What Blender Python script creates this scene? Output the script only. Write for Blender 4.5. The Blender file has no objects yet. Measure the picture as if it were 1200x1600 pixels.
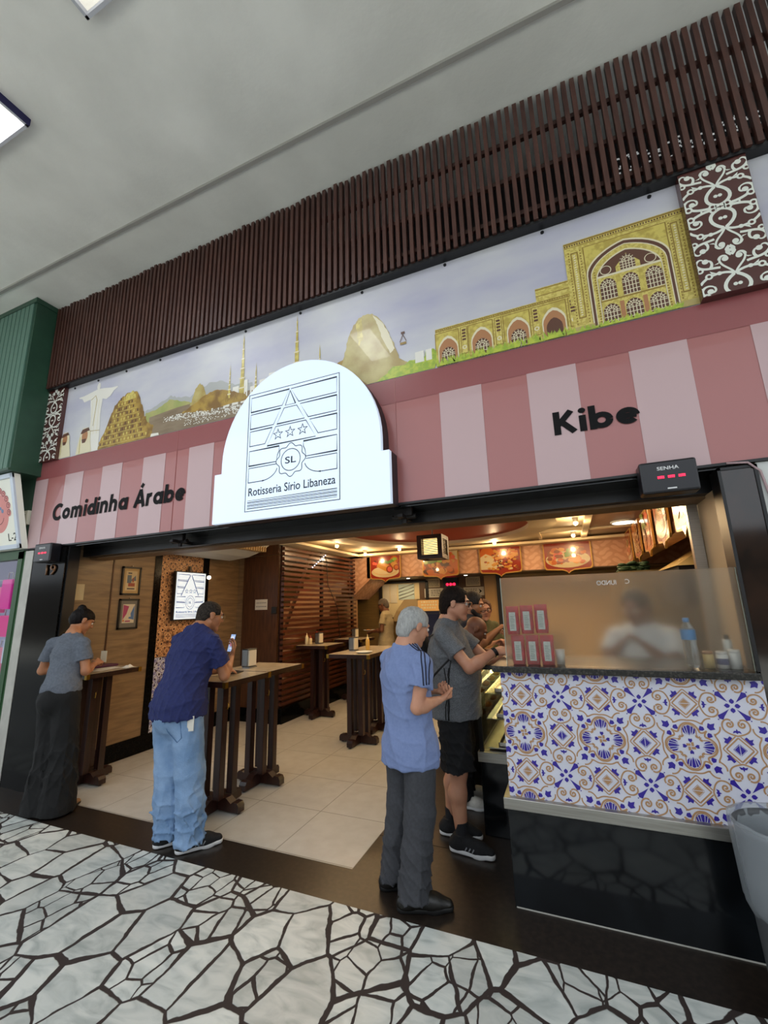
import bpy, bmesh, math, random
import numpy as np
from mathutils import Vector, Matrix
sc = bpy.context.scene
C = sc.collection
PI = math.pi
random.seed(7)

# ---------------------------------------------------------------- camera, sky, light, exposure
cam = bpy.data.cameras.new('camera'); cam_o = bpy.data.objects.new('camera', cam); C.objects.link(cam_o)
cam.sensor_fit = 'VERTICAL'; cam.sensor_height = 24; cam.lens = 24 * 668.0 / 1600; cam.clip_start = .05
_y, _p, _r = math.radians(22.69), math.radians(12.29), math.radians(-1.557)
_f = Vector((-math.sin(_y)*math.cos(_p), math.cos(_y)*math.cos(_p), math.sin(_p)))
_x = Vector((math.cos(_y), math.sin(_y), 0)); _u = _x.cross(_f)
_xx = math.cos(_r)*_x + math.sin(_r)*_u; _uu = -math.sin(_r)*_x + math.cos(_r)*_u
cam_o.matrix_world = Matrix(((_xx.x, _uu.x, -_f.x, 0), (_xx.y, _uu.y, -_f.y, 0), (_xx.z, _uu.z, -_f.z, 1.62), (0, 0, 0, 1)))
sc.camera = cam_o
sc.view_settings.view_transform = 'Standard'; sc.view_settings.look = 'None'
sc.view_settings.gamma = 1; sc.view_settings.use_curve_mapping = False
sc.view_settings.exposure = 0.0
sc.cycles.use_denoising = True
sc.cycles.max_bounces = 8; sc.cycles.sample_clamp_indirect = 6
W = bpy.data.worlds.new('world'); sc.world = W; W.use_nodes = True
_bg = W.node_tree.nodes['Background']; _bg.inputs[0].default_value = (.86, .93, 1, 1); _bg.inputs[1].default_value = 1.9

_s = bpy.data.lights.new('bounce_sun', 'SUN'); _s.energy = 13; _s.angle = .01; _s.color = (1, .96, .9)
_so = bpy.data.objects.new('bounce_sun', _s); _so.rotation_euler = (math.radians(-28), math.radians(6), 0); C.objects.link(_so)   # added behind the building; bounce off the open street brightens the ceiling
def area(name, loc, size, power, col, rot=(0, 0, 0), sy=None, spread=None):
    l = bpy.data.lights.new(name, 'AREA'); l.energy = power; l.color = col; l.size = size
    if sy: l.shape = 'RECTANGLE'; l.size_y = sy
    if spread: l.spread = spread
    o = bpy.data.objects.new(name, l); o.location = loc; o.rotation_euler = rot; C.objects.link(o); return o
WARM = (1, .70, .38)
# the warm ceiling cove over the shop floor and the counter
area('cove_light', (-2.6, 5.0, 2.56), 2.2, 34, WARM, sy=3.0)
area('cove_light', (-.2, 6.2, 2.56), 1.6, 30, WARM, sy=2.6)
area('kitchen_light', (.3, 4.2, 2.56), 1.0, 16, (1, .80, .55), sy=1.0)
area('back_room_light', (-3.2, 8.35, 2.1), .8, 6, (1, .75, .42), sy=.4)

# ---------------------------------------------------------------- helpers
def lin(h):
    if isinstance(h, tuple): return h if len(h) == 4 else (*h, 1)
    h = h.lstrip('#'); v = [int(h[i:i+2], 16)/255 for i in (0, 2, 4)]
    return tuple(c/12.92 if c <= .04045 else ((c+.055)/1.055)**2.4 for c in v) + (1,)
_mc = {}
def mat(name, col='#888888', rough=.5, metal=0, col2=None, scale=5, st=(1, 1, 1), detail=4, bump=0, bscale=None, bst=None,
        emis=None, es=0, spec=.5, lo=.35, hi=.65, trans=0, ior=1.45, coat=0, sheen=0, dist=0, alpha=1, rvar=0, sss=0):
    if name in _mc: return _mc[name]
    m = bpy.data.materials.new(name); m.use_nodes = True; nt = m.node_tree; N = nt.nodes; L = nt.links
    b = N['Principled BSDF']; b.inputs['Base Color'].default_value = lin(col)
    b.inputs['Roughness'].default_value = rough; b.inputs['Metallic'].default_value = metal
    b.inputs['Specular IOR Level'].default_value = spec; b.inputs['IOR'].default_value = ior
    b.inputs['Transmission Weight'].default_value = trans; b.inputs['Coat Weight'].default_value = coat
    b.inputs['Sheen Weight'].default_value = sheen; b.inputs['Alpha'].default_value = alpha
    if sss: b.inputs['Subsurface Weight'].default_value = sss; b.inputs['Subsurface Radius'].default_value = (.02, .008, .005)
    if emis: b.inputs['Emission Color'].default_value = lin(emis); b.inputs['Emission Strength'].default_value = es
    m.diffuse_color = lin(col)
    def coords(s):
        tc = N.new('ShaderNodeTexCoord'); mp = N.new('ShaderNodeMapping'); mp.inputs['Scale'].default_value = s
        L.new(tc.outputs['Object'], mp.inputs['Vector']); return mp.outputs[0]
    if col2:
        n = N.new('ShaderNodeTexNoise'); n.inputs['Scale'].default_value = scale; n.inputs['Detail'].default_value = detail
        n.inputs['Distortion'].default_value = dist
        L.new(coords(st), n.inputs['Vector']); r = N.new('ShaderNodeValToRGB')
        r.color_ramp.elements[0].color = lin(col); r.color_ramp.elements[1].color = lin(col2)
        r.color_ramp.elements[0].position = lo; r.color_ramp.elements[1].position = hi
        L.new(n.outputs[0], r.inputs[0]); L.new(r.outputs[0], b.inputs['Base Color'])
        if rvar:
            mr = N.new('ShaderNodeMapRange'); mr.inputs[3].default_value = rough; mr.inputs[4].default_value = rough+rvar
            L.new(n.outputs[0], mr.inputs[0]); L.new(mr.outputs[0], b.inputs['Roughness'])
    if bump:
        n = N.new('ShaderNodeTexNoise'); n.inputs['Scale'].default_value = bscale or scale; n.inputs['Detail'].default_value = 6
        L.new(coords(bst or (1, 1, 1)), n.inputs['Vector']); bp = N.new('ShaderNodeBump'); bp.inputs['Strength'].default_value = bump
        bp.inputs['Distance'].default_value = .01
        L.new(n.outputs[0], bp.inputs['Height']); L.new(bp.outputs[0], b.inputs['Normal'])
    _mc[name] = m; return m

class MB:
    """collects shapes in world coordinates into one mesh"""
    def __init__(s): s.v = []; s.f = []; s.mi = []; s.cur = 0; s.sm = []
    def add(s, vs, fs, sm=False):
        o = len(s.v); s.v += [tuple(v) for v in vs]
        for f in fs: s.f.append([o+i for i in f]); s.mi.append(s.cur); s.sm.append(sm)
        return s
    def box(s, a, b, rz=0, c=None):
        x0, y0, z0 = [min(p, q) for p, q in zip(a, b)]; x1, y1, z1 = [max(p, q) for p, q in zip(a, b)]
        v = [(x0, y0, z0), (x1, y0, z0), (x1, y1, z0), (x0, y1, z0), (x0, y0, z1), (x1, y0, z1), (x1, y1, z1), (x0, y1, z1)]
        if rz:
            c = c or ((x0+x1)/2, (y0+y1)/2); ca, sa = math.cos(rz), math.sin(rz)
            v = [(c[0]+(p[0]-c[0])*ca-(p[1]-c[1])*sa, c[1]+(p[0]-c[0])*sa+(p[1]-c[1])*ca, p[2]) for p in v]
        return s.add(v, [(0, 3, 2, 1), (4, 5, 6, 7), (0, 1, 5, 4), (1, 2, 6, 5), (2, 3, 7, 6), (3, 0, 4, 7)])
    def cbox(s, c, d, rz=0):
        return s.box([c[i]-d[i]/2 for i in range(3)], [c[i]+d[i]/2 for i in range(3)], rz)
    def cyl(s, p, q, r0, r1=None, n=16, cap=True):
        r1 = r0 if r1 is None else r1; p = Vector(p); q = Vector(q); d = (q-p).normalized()
        a = d.orthogonal().normalized(); b = d.cross(a)
        vs = [p+(a*math.cos(2*PI*i/n)+b*math.sin(2*PI*i/n))*r0 for i in range(n)]+[q+(a*math.cos(2*PI*i/n)+b*math.sin(2*PI*i/n))*r1 for i in range(n)]
        s.add(vs, [(i, (i+1) % n, n+(i+1) % n, n+i) for i in range(n)], True)
        if cap: s.add(vs, [tuple(range(n))[::-1], tuple(range(n, 2*n))])
        return s
    def tube(s, pts, r, n=8):
        pts = [Vector(p) for p in pts]; rings = []; a = None
        for i, p in enumerate(pts):
            d = (pts[min(i+1, len(pts)-1)]-pts[max(i-1, 0)]).normalized()
            a = d.orthogonal().normalized() if a is None else (a-d*a.dot(d)).normalized(); b = d.cross(a)
            rings += [p+(a*math.cos(2*PI*k/n)+b*math.sin(2*PI*k/n))*r for k in range(n)]
        m = len(pts)
        s.add(rings, [(i*n+k, i*n+(k+1) % n, (i+1)*n+(k+1) % n, (i+1)*n+k) for i in range(m-1) for k in range(n)] +
              [tuple(range(n))[::-1], tuple(range((m-1)*n, m*n))], True)
        return s
    def lathe(s, c, prof, n=24, axis='z'):
        vs = []
        for r, h in prof:
            for k in range(n):
                t = 2*PI*k/n
                vs.append((c[0]+r*math.cos(t), c[1]+r*math.sin(t), c[2]+h) if axis == 'z' else (c[0]+r*math.cos(t), c[1]+h, c[2]+r*math.sin(t)))
        m = len(prof)
        return s.add(vs, [(i*n+k, i*n+(k+1) % n, (i+1)*n+(k+1) % n, (i+1)*n+k) for i in range(m-1) for k in range(n)], True)
    def prism(s, poly, y0, y1, ax='y'):
        f = {'y': lambda u, v, t: (u, t, v), 'x': lambda u, v, t: (t, u, v), 'z': lambda u, v, t: (u, v, t)}[ax]
        n = len(poly)
        return s.add([f(u, v, y0) for u, v in poly]+[f(u, v, y1) for u, v in poly],
                     [tuple(range(n)), tuple(range(2*n-1, n-1, -1))]+[(i, n+i, n+(i+1) % n, (i+1) % n) for i in range(n)])
    def ball(s, c, r, nu=16, nv=10):
        r = (r, r, r) if not isinstance(r, tuple) else r
        vs = [(c[0]+r[0]*math.sin(PI*j/nv)*math.cos(2*PI*i/nu), c[1]+r[1]*math.sin(PI*j/nv)*math.sin(2*PI*i/nu), c[2]+r[2]*math.cos(PI*j/nv)) for j in range(nv+1) for i in range(nu)]
        return s.add(vs, [(j*nu+i, (j+1)*nu+i, (j+1)*nu+(i+1) % nu, j*nu+(i+1) % nu) for j in range(nv) for i in range(nu)], True)
    def obj(s, name, mats, parent=None, bev=0, kind=None):
        me = bpy.data.meshes.new(name); me.from_pydata(s.v, [], s.f)
        mats = mats if isinstance(mats, (list, tuple)) else [mats]
        for m in mats: me.materials.append(m)
        me.polygons.foreach_set('material_index', s.mi); me.polygons.foreach_set('use_smooth', s.sm)
        if any(s.sm) and not all(s.sm):
            pass
        o = bpy.data.objects.new(name, me); C.objects.link(o); place(o, parent)
        bm = bmesh.new(); bm.from_mesh(me); bmesh.ops.recalc_face_normals(bm, faces=bm.faces); bm.to_mesh(me); bm.free()
        if bev:
            md = o.modifiers.new('bevel', 'BEVEL'); md.width = bev; md.segments = 2; md.limit_method = 'ANGLE'
        if kind: o['kind'] = kind
        return o
def wloc(o):
    v = Vector((0, 0, 0))
    while o: v += o.location; o = o.parent
    return v
def place(o, parent):
    """o's mesh is in world coordinates; put it under parent, or give a top-level mesh its origin at its own base"""
    if parent:
        o.data.transform(Matrix.Translation(-wloc(parent))); o.parent = parent
    return o
def base(o):
    vs = [v.co for v in o.data.vertices]
    c = Vector(((min(v.x for v in vs)+max(v.x for v in vs))/2, (min(v.y for v in vs)+max(v.y for v in vs))/2, min(v.z for v in vs)))
    o.data.transform(Matrix.Translation(-c)); o.location += c; return o
def thing(name, label, cat, loc=(0, 0, 0), group=None):
    o = bpy.data.objects.new(name, None); C.objects.link(o); o.location = loc; o.empty_display_size = .1
    o['label'] = label; o['category'] = cat
    if group: o['group'] = group
    return o
def tag(o, label, cat, group=None):
    o['label'] = label; o['category'] = cat
    if group: o['group'] = group
    return o
def dup(root, loc, label=None):
    r = root.copy(); C.objects.link(r); r.location = loc
    if label: r['label'] = label
    for ch in list(root.children):
        c = ch.copy(); C.objects.link(c); c.parent = r
        for g in list(ch.children):
            d = g.copy(); C.objects.link(d); d.parent = c
    return r
_dg = None
def text(name, body, m, parent, fn, h, bold=0, width=None, shear=0, align='LEFT', depth=.003, space=1):
    """flat lettering; fn maps (u, v, d) to the world; h is the capital height"""
    cu = bpy.data.curves.new(name, 'FONT'); cu.body = body; cu.offset = bold; cu.shear = shear; cu.space_character = space; cu.resolution_u = 4
    o = bpy.data.objects.new(name, cu); C.objects.link(o)
    bpy.context.view_layer.update()
    me = bpy.data.meshes.new_from_object(o.evaluated_get(bpy.context.evaluated_depsgraph_get()))
    bpy.data.objects.remove(o); bpy.data.curves.remove(cu)
    xs = [v.co.x for v in me.vertices]; x0, x1 = min(xs), max(xs); s = h/.72
    sx = s if width is None else width/(x1-x0)
    bm = bmesh.new(); bm.from_mesh(me)
    ex = bmesh.ops.extrude_face_region(bm, geom=bm.faces[:])
    for v in ex['geom']:
        if isinstance(v, bmesh.types.BMVert): v.co.z += 1
    off = {'LEFT': x0, 'CENTER': (x0+x1)/2, 'RIGHT': x1}[align]
    for v in bm.verts: v.co = Vector(fn((v.co.x-off)*sx, v.co.y*s, v.co.z*depth))
    bmesh.ops.recalc_face_normals(bm, faces=bm.faces)
    bm.to_mesh(me); bm.free(); me.materials.clear(); me.materials.append(m); me.name = name
    o = bpy.data.objects.new(name, me); C.objects.link(o); place(o, parent); return o

class Art:
    """printed or inlaid pattern: thin layers of flat shapes on a surface"""
    def __init__(s, fn, clip=None, step=.0005): s.fn = fn; s.clip = clip; s.step = step; s.mb = MB(); s.ox = s.oy = 0; s.k = 1; s.rot = 0; s.mx = 1
    def at(s, ox=0, oy=0, k=1, rot=0, mx=1): s.ox, s.oy, s.k, s.rot, s.mx = ox, oy, k, rot, mx; return s
    def _t(s, p):
        x, y = p[0]*s.mx, p[1]; c, q = math.cos(s.rot), math.sin(s.rot)
        return (s.ox+s.k*(x*c-y*q), s.oy+s.k*(x*q+y*c))
    def _emit(s, P, m, layer):
        if s.clip:
            x0, y0, x1, y1 = s.clip
            for ax, lim, sg in ((0, x0, 1), (0, x1, -1), (1, y0, 1), (1, y1, -1)):
                Q = []
                for i in range(len(P)):
                    a, b = P[i-1], P[i]; da, db = sg*(a[ax]-lim), sg*(b[ax]-lim)
                    if (da < 0) != (db < 0):
                        t = da/(da-db); Q.append((a[0]+(b[0]-a[0])*t, a[1]+(b[1]-a[1])*t))
                    if db >= 0: Q.append(b)
                P = Q
                if len(P) < 3: return
        s.mb.cur = m; s.cnt = (getattr(s, 'cnt', 0)+1) % 90
        s.mb.add([s.fn(x, y, layer*s.step+s.cnt*4e-6) for x, y in P], [tuple(range(len(P)))])
    def poly(s, pts, m, layer=1): s._emit([s._t(p) for p in pts], m, layer); return s
    def rect(s, x0, y0, x1, y1, m, layer=1): return s.poly([(x0, y0), (x1, y0), (x1, y1), (x0, y1)], m, layer)
    def stroke(s, pts, w, m, layer=1, closed=False, w1=None):
        P = [s._t(p) for p in pts]; n = len(P); w *= s.k; w1 = w if w1 is None else w1*s.k; L = []
        for i in range(n):
            a = P[(i-1) % n] if (closed or i > 0) else P[i]; b = P[(i+1) % n] if (closed or i < n-1) else P[i]
            dx, dy = b[0]-a[0], b[1]-a[1]; q = math.hypot(dx, dy) or 1e-9; nx, ny = -dy/q, dx/q
            sc_ = 1
            if (closed or 0 < i < n-1):
                e = (P[i][0]-a[0], P[i][1]-a[1]); eq = math.hypot(*e) or 1e-9; cs = abs((-e[1]*nx+e[0]*ny)/eq); sc_ = 1/max(cs, .45)
            hw = (w+(w1-w)*i/max(1, n-1))/2*sc_
            L.append(((P[i][0]+nx*hw, P[i][1]+ny*hw), (P[i][0]-nx*hw, P[i][1]-ny*hw)))
        for i in range(n if closed else n-1):
            j = (i+1) % n; s._emit([L[i][1], L[j][1], L[j][0], L[i][0]], m, layer)
        return s
    def disc(s, x, y, r, m, layer=1, n=20, ry=None): return s.poly([(x+r*math.cos(2*PI*i/n), y+(ry or r)*math.sin(2*PI*i/n)) for i in range(n)], m, layer)
    def arc(s, x, y, r, a0, a1, w, m, layer=1, n=14, r1=None, w1=None, ry=None):
        r1 = r if r1 is None else r1; P = []
        for i in range(n+1):
            t = i/n; a = math.radians(a0+(a1-a0)*t); q = r+(r1-r)*t; P.append((x+q*math.cos(a), y+q*(ry or 1)*math.sin(a)))
        return s.stroke(P, w, m, layer, w1=w1)
    def obj(s, name, mats, parent=None): return s.mb.obj(name, mats, parent)
def bez(p0, p1, p2, p3, n=10):
    return [tuple((1-t)**3*a+3*(1-t)**2*t*b+3*(1-t)*t*t*c+t**3*d for a, b, c, d in zip(p0, p1, p2, p3)) for t in [i/n for i in range(n+1)]]
def struct(mb, name, m, bev=0): return mb.obj(name, m, None, bev, 'structure')
# ---------------------------------------------------------------- materials
def paving():
    m = bpy.data.materials.new('crazy_marble_paving'); m.use_nodes = True; nt = m.node_tree; N = nt.nodes; L = nt.links
    b = N['Principled BSDF']; tc = N.new('ShaderNodeTexCoord')
    mp = N.new('ShaderNodeMapping'); mp.inputs['Rotation'].default_value = (0, 0, math.radians(-14)); mp.inputs['Scale'].default_value = (4.4, 3.2, 1)
    nz = N.new('ShaderNodeTexNoise'); nz.inputs['Scale'].default_value = 7; nz.inputs['Detail'].default_value = 3
    L.new(tc.outputs['Object'], nz.inputs['Vector'])
    sb = N.new('ShaderNodeVectorMath'); sb.operation = 'MULTIPLY_ADD'; sb.inputs[1].default_value = (.035, .035, 0); 
    L.new(nz.outputs['Color'], sb.inputs[0]); L.new(tc.outputs['Object'], sb.inputs[2])
    L.new(sb.outputs[0], mp.inputs['Vector'])
    vo = N.new('ShaderNodeTexVoronoi'); vo.voronoi_dimensions = '2D'; vo.feature = 'DISTANCE_TO_EDGE'; vo.inputs['Scale'].default_value = 1; vo.inputs['Randomness'].default_value = 1
    vc = N.new('ShaderNodeTexVoronoi'); vc.voronoi_dimensions = '2D'; vc.inputs['Scale'].default_value = 1
    for v in (vo, vc): L.new(mp.outputs[0], v.inputs['Vector'])
    n2 = N.new('ShaderNodeTexNoise'); n2.inputs['Scale'].default_value = 3.5; n2.inputs['Detail'].default_value = 5; L.new(tc.outputs['Object'], n2.inputs['Vector'])
    v2 = N.new('ShaderNodeTexVoronoi'); v2.voronoi_dimensions = '2D'; v2.feature = 'DISTANCE_TO_EDGE'; v2.inputs['Scale'].default_value = 1.9; L.new(mp.outputs[0], v2.inputs['Vector'])
    sp0 = N.new('ShaderNodeSeparateColor'); L.new(vc.outputs['Color'], sp0.inputs[0])
    gt = N.new('ShaderNodeMath'); gt.operation = 'GREATER_THAN'; gt.inputs[1].default_value = .62; L.new(sp0.outputs[1], gt.inputs[0])
    a2 = N.new('ShaderNodeMath'); a2.operation = 'ADD'; L.new(v2.outputs['Distance'], a2.inputs[0])
    iv = N.new('ShaderNodeMath'); iv.operation = 'MULTIPLY_ADD'; iv.inputs[1].default_value = -9; iv.inputs[2].default_value = 9; L.new(gt.outputs[0], iv.inputs[0]); L.new(iv.outputs[0], a2.inputs[1])
    h2 = N.new('ShaderNodeMath'); h2.operation = 'MULTIPLY'; h2.inputs[1].default_value = .85; L.new(a2.outputs[0], h2.inputs[0])
    mn = N.new('ShaderNodeMath'); mn.operation = 'MINIMUM'; L.new(vo.outputs['Distance'], mn.inputs[0]); L.new(h2.outputs[0], mn.inputs[1])
    th = N.new('ShaderNodeMapRange'); th.inputs[1].default_value = .35; th.inputs[2].default_value = .68; th.inputs[3].default_value = .016; th.inputs[4].default_value = .06
    L.new(n2.outputs[0], th.inputs[0])
    su = N.new('ShaderNodeMath'); su.operation = 'SUBTRACT'; L.new(mn.outputs[0], su.inputs[0]); L.new(th.outputs[0], su.inputs[1])
    mk = N.new('ShaderNodeMapRange'); mk.inputs[1].default_value = 0; mk.inputs[2].default_value = .012; L.new(su.outputs[0], mk.inputs[0])
    n3 = N.new('ShaderNodeTexNoise'); n3.inputs['Scale'].default_value = 5; n3.inputs['Detail'].default_value = 8; n3.inputs['Distortion'].default_value = 1.2
    mp3 = N.new('ShaderNodeMapping'); mp3.inputs['Rotation'].default_value = (0, 0, .5); mp3.inputs['Scale'].default_value = (1, 2.4, 1)
    L.new(tc.outputs['Object'], mp3.inputs['Vector']); L.new(mp3.outputs[0], n3.inputs['Vector'])
    r = N.new('ShaderNodeValToRGB'); e = r.color_ramp.elements; e[0].position = .3; e[0].color = lin('#a4aba8'); e[1].position = .62; e[1].color = lin('#d0d3ce')
    e3 = r.color_ramp.elements.new(.48); e3.color = lin('#c1c6c2'); L.new(n3.outputs[0], r.inputs[0])
    hs = N.new('ShaderNodeHueSaturation'); sp = N.new('ShaderNodeSeparateColor'); L.new(vc.outputs['Color'], sp.inputs[0])
    hv = N.new('ShaderNodeMapRange'); hv.inputs[3].default_value = .8; hv.inputs[4].default_value = 1.06; L.new(sp.outputs[0], hv.inputs[0]); L.new(hv.outputs[0], hs.inputs['Value'])
    L.new(r.outputs[0], hs.inputs['Color'])
    mx = N.new('ShaderNodeMix'); mx.data_type = 'RGBA'; mx.inputs['A'].default_value = lin('#2e2320'); L.new(mk.outputs[0], mx.inputs['Factor']); L.new(hs.outputs[0], mx.inputs['B'])
    L.new(mx.outputs['Result'], b.inputs['Base Color'])
    rr = N.new('ShaderNodeMapRange'); rr.inputs[3].default_value = .8; rr.inputs[4].default_value = .38; L.new(mk.outputs[0], rr.inputs[0]); L.new(rr.outputs[0], b.inputs['Roughness'])
    bp = N.new('ShaderNodeBump'); bp.inputs['Distance'].default_value = .004; bp.inputs['Strength'].default_value = .6; L.new(mk.outputs[0], bp.inputs['Height']); L.new(bp.outputs[0], b.inputs['Normal'])
    return m
def tiles(name, c1, c2, grout, size, off, rough, w=.004):
    m = bpy.data.materials.new(name); m.use_nodes = True; nt = m.node_tree; N = nt.nodes; L = nt.links
    b = N['Principled BSDF']; tc = N.new('ShaderNodeTexCoord'); mp = N.new('ShaderNodeMapping'); mp.inputs['Location'].default_value = (-off[0], -off[1], 0)
    L.new(tc.outputs['Object'], mp.inputs['Vector'])
    br = N.new('ShaderNodeTexBrick'); br.offset = 0; br.inputs['Scale'].default_value = 1; br.inputs['Brick Width'].default_value = size[0]; br.inputs['Row Height'].default_value = size[1]
    br.inputs['Mortar Size'].default_value = w; br.inputs['Mortar Smooth'].default_value = .1; br.inputs['Color1'].default_value = lin(c1); br.inputs['Color2'].default_value = lin(c1); br.inputs['Mortar'].default_value = lin(grout)
    L.new(mp.outputs[0], br.inputs['Vector'])
    n = N.new('ShaderNodeTexNoise'); n.inputs['Scale'].default_value = 9; n.inputs['Detail'].default_value = 6; L.new(tc.outputs['Object'], n.inputs['Vector'])
    r = N.new('ShaderNodeValToRGB'); r.color_ramp.elements[0].position = .35; r.color_ramp.elements[1].position = .7; r.color_ramp.elements[0].color = lin(c1); r.color_ramp.elements[1].color = lin(c2); L.new(n.outputs[0], r.inputs[0])
    L.new(r.outputs[0], br.inputs['Color1']); L.new(r.outputs[0], br.inputs['Color2'])
    L.new(br.outputs['Color'], b.inputs['Base Color']); b.inputs['Roughness'].default_value = rough
    return m
def wood(name, c1, c2, rough=.45, grain='x', sc_=1, coat=0, **k):
    st = {'x': (1.2, 14, 14), 'y': (14, 1.2, 14), 'z': (14, 14, 1.2)}[grain]
    return mat(name, c1, rough, col2=c2, scale=2.2*sc_, st=st, detail=7, lo=.3, hi=.72, dist=.6, coat=coat, **k)
m_pave = paving()
m_tile = tiles('porcelain_floor', '#bdb9b0', '#b3aea4', '#837d72', (.6, .6), (-1.44, 2.78), .28)
m_gran = mat('black_granite', '#070707', .14, col2='#131211', scale=60, detail=6, lo=.45, hi=.75, spec=.12)
m_gran_floor = mat('dark_granite_floor', '#1e1814', .3, col2='#2e2620', scale=35, detail=6, lo=.4, hi=.7)
m_gran_speck = mat('speckled_granite', '#121210', .25, col2='#3b3833', scale=90, detail=6, lo=.48, hi=.7)
m_marble_blk = mat('polished_dark_marble', '#0b0d0f', .1, col2='#15181b', scale=4, detail=8, lo=.4, hi=.7, dist=1, spec=.5)
m_marble_brn = mat('polished_brown_marble', '#2a1a12', .08, col2='#140d0a', scale=3, detail=8, dist=2, spec=.7)
m_plaster = mat('ceiling_plaster', '#e8e7e0', .85, col2='#d8d7d0', scale=1.6, detail=8, bump=.15, bscale=30)
m_white = mat('white_paint', '#cfd1cf', .6, col2='#c2c4c0', scale=6)
m_strip = mat('white_tile_strip', '#b6b4ac', .5, col2='#a8a69e', scale=8)
m_green = mat('green_paint', '#2a4b39', .42, col2='#244233', scale=4)
m_green_d = mat('green_frame_paint', '#2d4f2f', .5)
m_slat = wood('stained_slat_wood', '#3a221d', '#54342b', .45, 'z')
m_dark = mat('dark_cavity', '#1b1617', .8)
m_black = mat('black_metal', '#141416', .38)
m_red = mat('dusty_red_panel', '#8c4b4c', .28, coat=.3)
m_rose = mat('rose_stripe', '#a0625f', .28, coat=.3)
m_pink = mat('pale_pink_stripe', '#b89a9b', .28, coat=.3)
m_ink = mat('black_lettering', '#09080a', .6, spec=.2)
m_pr_sky = None
m_travert = mat('wood_look_wall_tile', '#6e5740', .35, col2='#8f7555', scale=2.5, st=(1, 1.1, 9), detail=8, dist=.8, lo=.3, hi=.7)
m_olive = mat('olive_wall_tile', '#6b5530', .4, col2='#83683a', scale=2.5, st=(1.1, 1, 9), detail=8, lo=.3, hi=.7)
m_door = wood('walnut_door', '#3b2212', '#5a3720', .4, 'z', 1.4)
m_tablewood = wood('dark_table_wood', '#1d0e0b', '#361b14', .32, 'z')
m_tabletop = mat('cream_laminate', '#b3a690', .25, col2='#a89a82', scale=12)
m_brass = mat('brass', '#b08a3c', .3, metal=1)
m_screenwood = wood('mahogany_slats', '#3d1d10', '#5d2f1b', .3, 'y', coat=.2)
m_ceil_in = mat('warm_white_ceiling', '#d9c7a4', .6)
m_ceil_red = mat('orange_red_ceiling', '#a8341c', .5)
m_brownsoffit = wood('soffit_veneer', '#6b5138', '#7c6044', .5, 'x')
m_steel = mat('brushed_steel', '#b4b1aa', .32, metal=.9, col2='#a39f97', scale=4, st=(1, 1, 40))
m_damask = None
m_frost = None

# ---------------------------------------------------------------- structure
struct(MB().box((-40, -9, -.12), (30, 2.46, 0)), 'floor', m_pave)
struct(MB().box((-9, 2.46, -.12), (6, 2.77, 0.0)), 'trim_1', m_gran_floor)
struct(MB().box((-4.85, 2.77, -.12), (-1.44, 9, 0.0)), 'floor.001', m_tile)
struct(MB().box((-1.44, 2.77, -.12), (2.2, 9, 0.0)), 'floor.002', m_gran_floor)
struct(MB().box((-1.44, 3.2, -.0), (-.78, 3.204, 0.0012)), 'trim_2', m_dark)
ce = MB().box((-40, -1.3, 5.25), (30, 12, 5.45)); struct(ce, 'ceiling', m_plaster)
struct(MB().box((-40, -1.4, 5.15), (30, -1.3, 5.45)), 'trim_3', m_plaster)
struct(MB().box((-70, -9.3, 0), (50, -9, 3.4)), 'wall_opposite', mat('opposite_shopfronts', '#3d3833', .8, col2='#2a2622', scale=.8))
# header wall over the opening, with the dark cavity behind the wooden slats
h = MB().box((-5.42, 2.83, 2.33), (2.0, 2.95, 4.2)); struct(h, 'wall_front', m_dark)
struct(MB().box((-5.42, 3.3, 4.0), (2.0, 3.4, 5.25)), 'wall_cavity', m_dark)
struct(MB().box((-5.42, 2.95, 4.1), (2.0, 3.3, 4.2)), 'trim_4', m_dark)
struct(MB().box((-5.3, 2.79, 2.30), (.9, 3.02, 2.33)), 'trim_5', m_marble_blk)
struct(MB().box((-4.95, 3.02, 2.22), (.9, 3.10, 2.6)), 'trim_6', m_black)
struct(MB().box((-4.95, 3.10, 2.205), (.9, 3.30, 2.75)), 'trim_7', m_brownsoffit)
# left pillar, white strip
struct(MB().box((-5.27, 2.77, 0), (-4.72, 2.9, 2.30)), 'wall_left_pillar', m_gran)
struct(MB().box((-4.72, 2.79, 0), (-4.70, 2.9, 2.30)), 'trim_8', m_black)
struct(MB().box((-5.41, 2.765, 0), (-5.27, 2.9, 2.30)), 'trim_9', m_strip)
# interior walls
wl = MB().box((-5.0, 2.9, 0), (-4.85, 5.5, 2.75)); struct(wl, 'wall_left', m_travert)
struct(MB().box((-4.85, 2.9, 0), (-4.835, 5.47, .19)), 'baseboard_left', m_gran)
for k, (a, b) in enumerate(((3.375, 3.39), (3.93, 4.03), (4.72, 4.84))):
    struct(MB().box((-4.85, a, .19), (-4.842, b, 2.65)), 'trim_%d' % (10+k), m_gran if k else m_door)
struct(MB().box((-4.85, 2.9, 2.60), (-4.0, 5.5, 2.75)), 'ceiling.001', m_ceil_in)
struct(MB().box((-5.9, 5.47, 0), (-4.1, 5.6, 2.75)), 'wall_door', m_travert)
struct(MB().box((-4.85, 5.44, 0), (-4.0, 5.47, .19)), 'baseboard_door', m_gran)
struct(MB().box((-4.1, 5.47, 0), (-3.96, 8.3, .21)), 'baseboard_screen', m_gran)
struct(MB().box((-5.9, 5.6, 0), (-5.8, 9, 2.75)), 'wall_stair', m_olive)
struct(MB().box((-5.9, 8.8, 0), (2.2, 8.95, 3)), 'wall_back', m_olive)
struct(MB().box((2.1, 2.9, 0), (2.2, 8.9, 3)), 'wall_right', m_olive)
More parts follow.
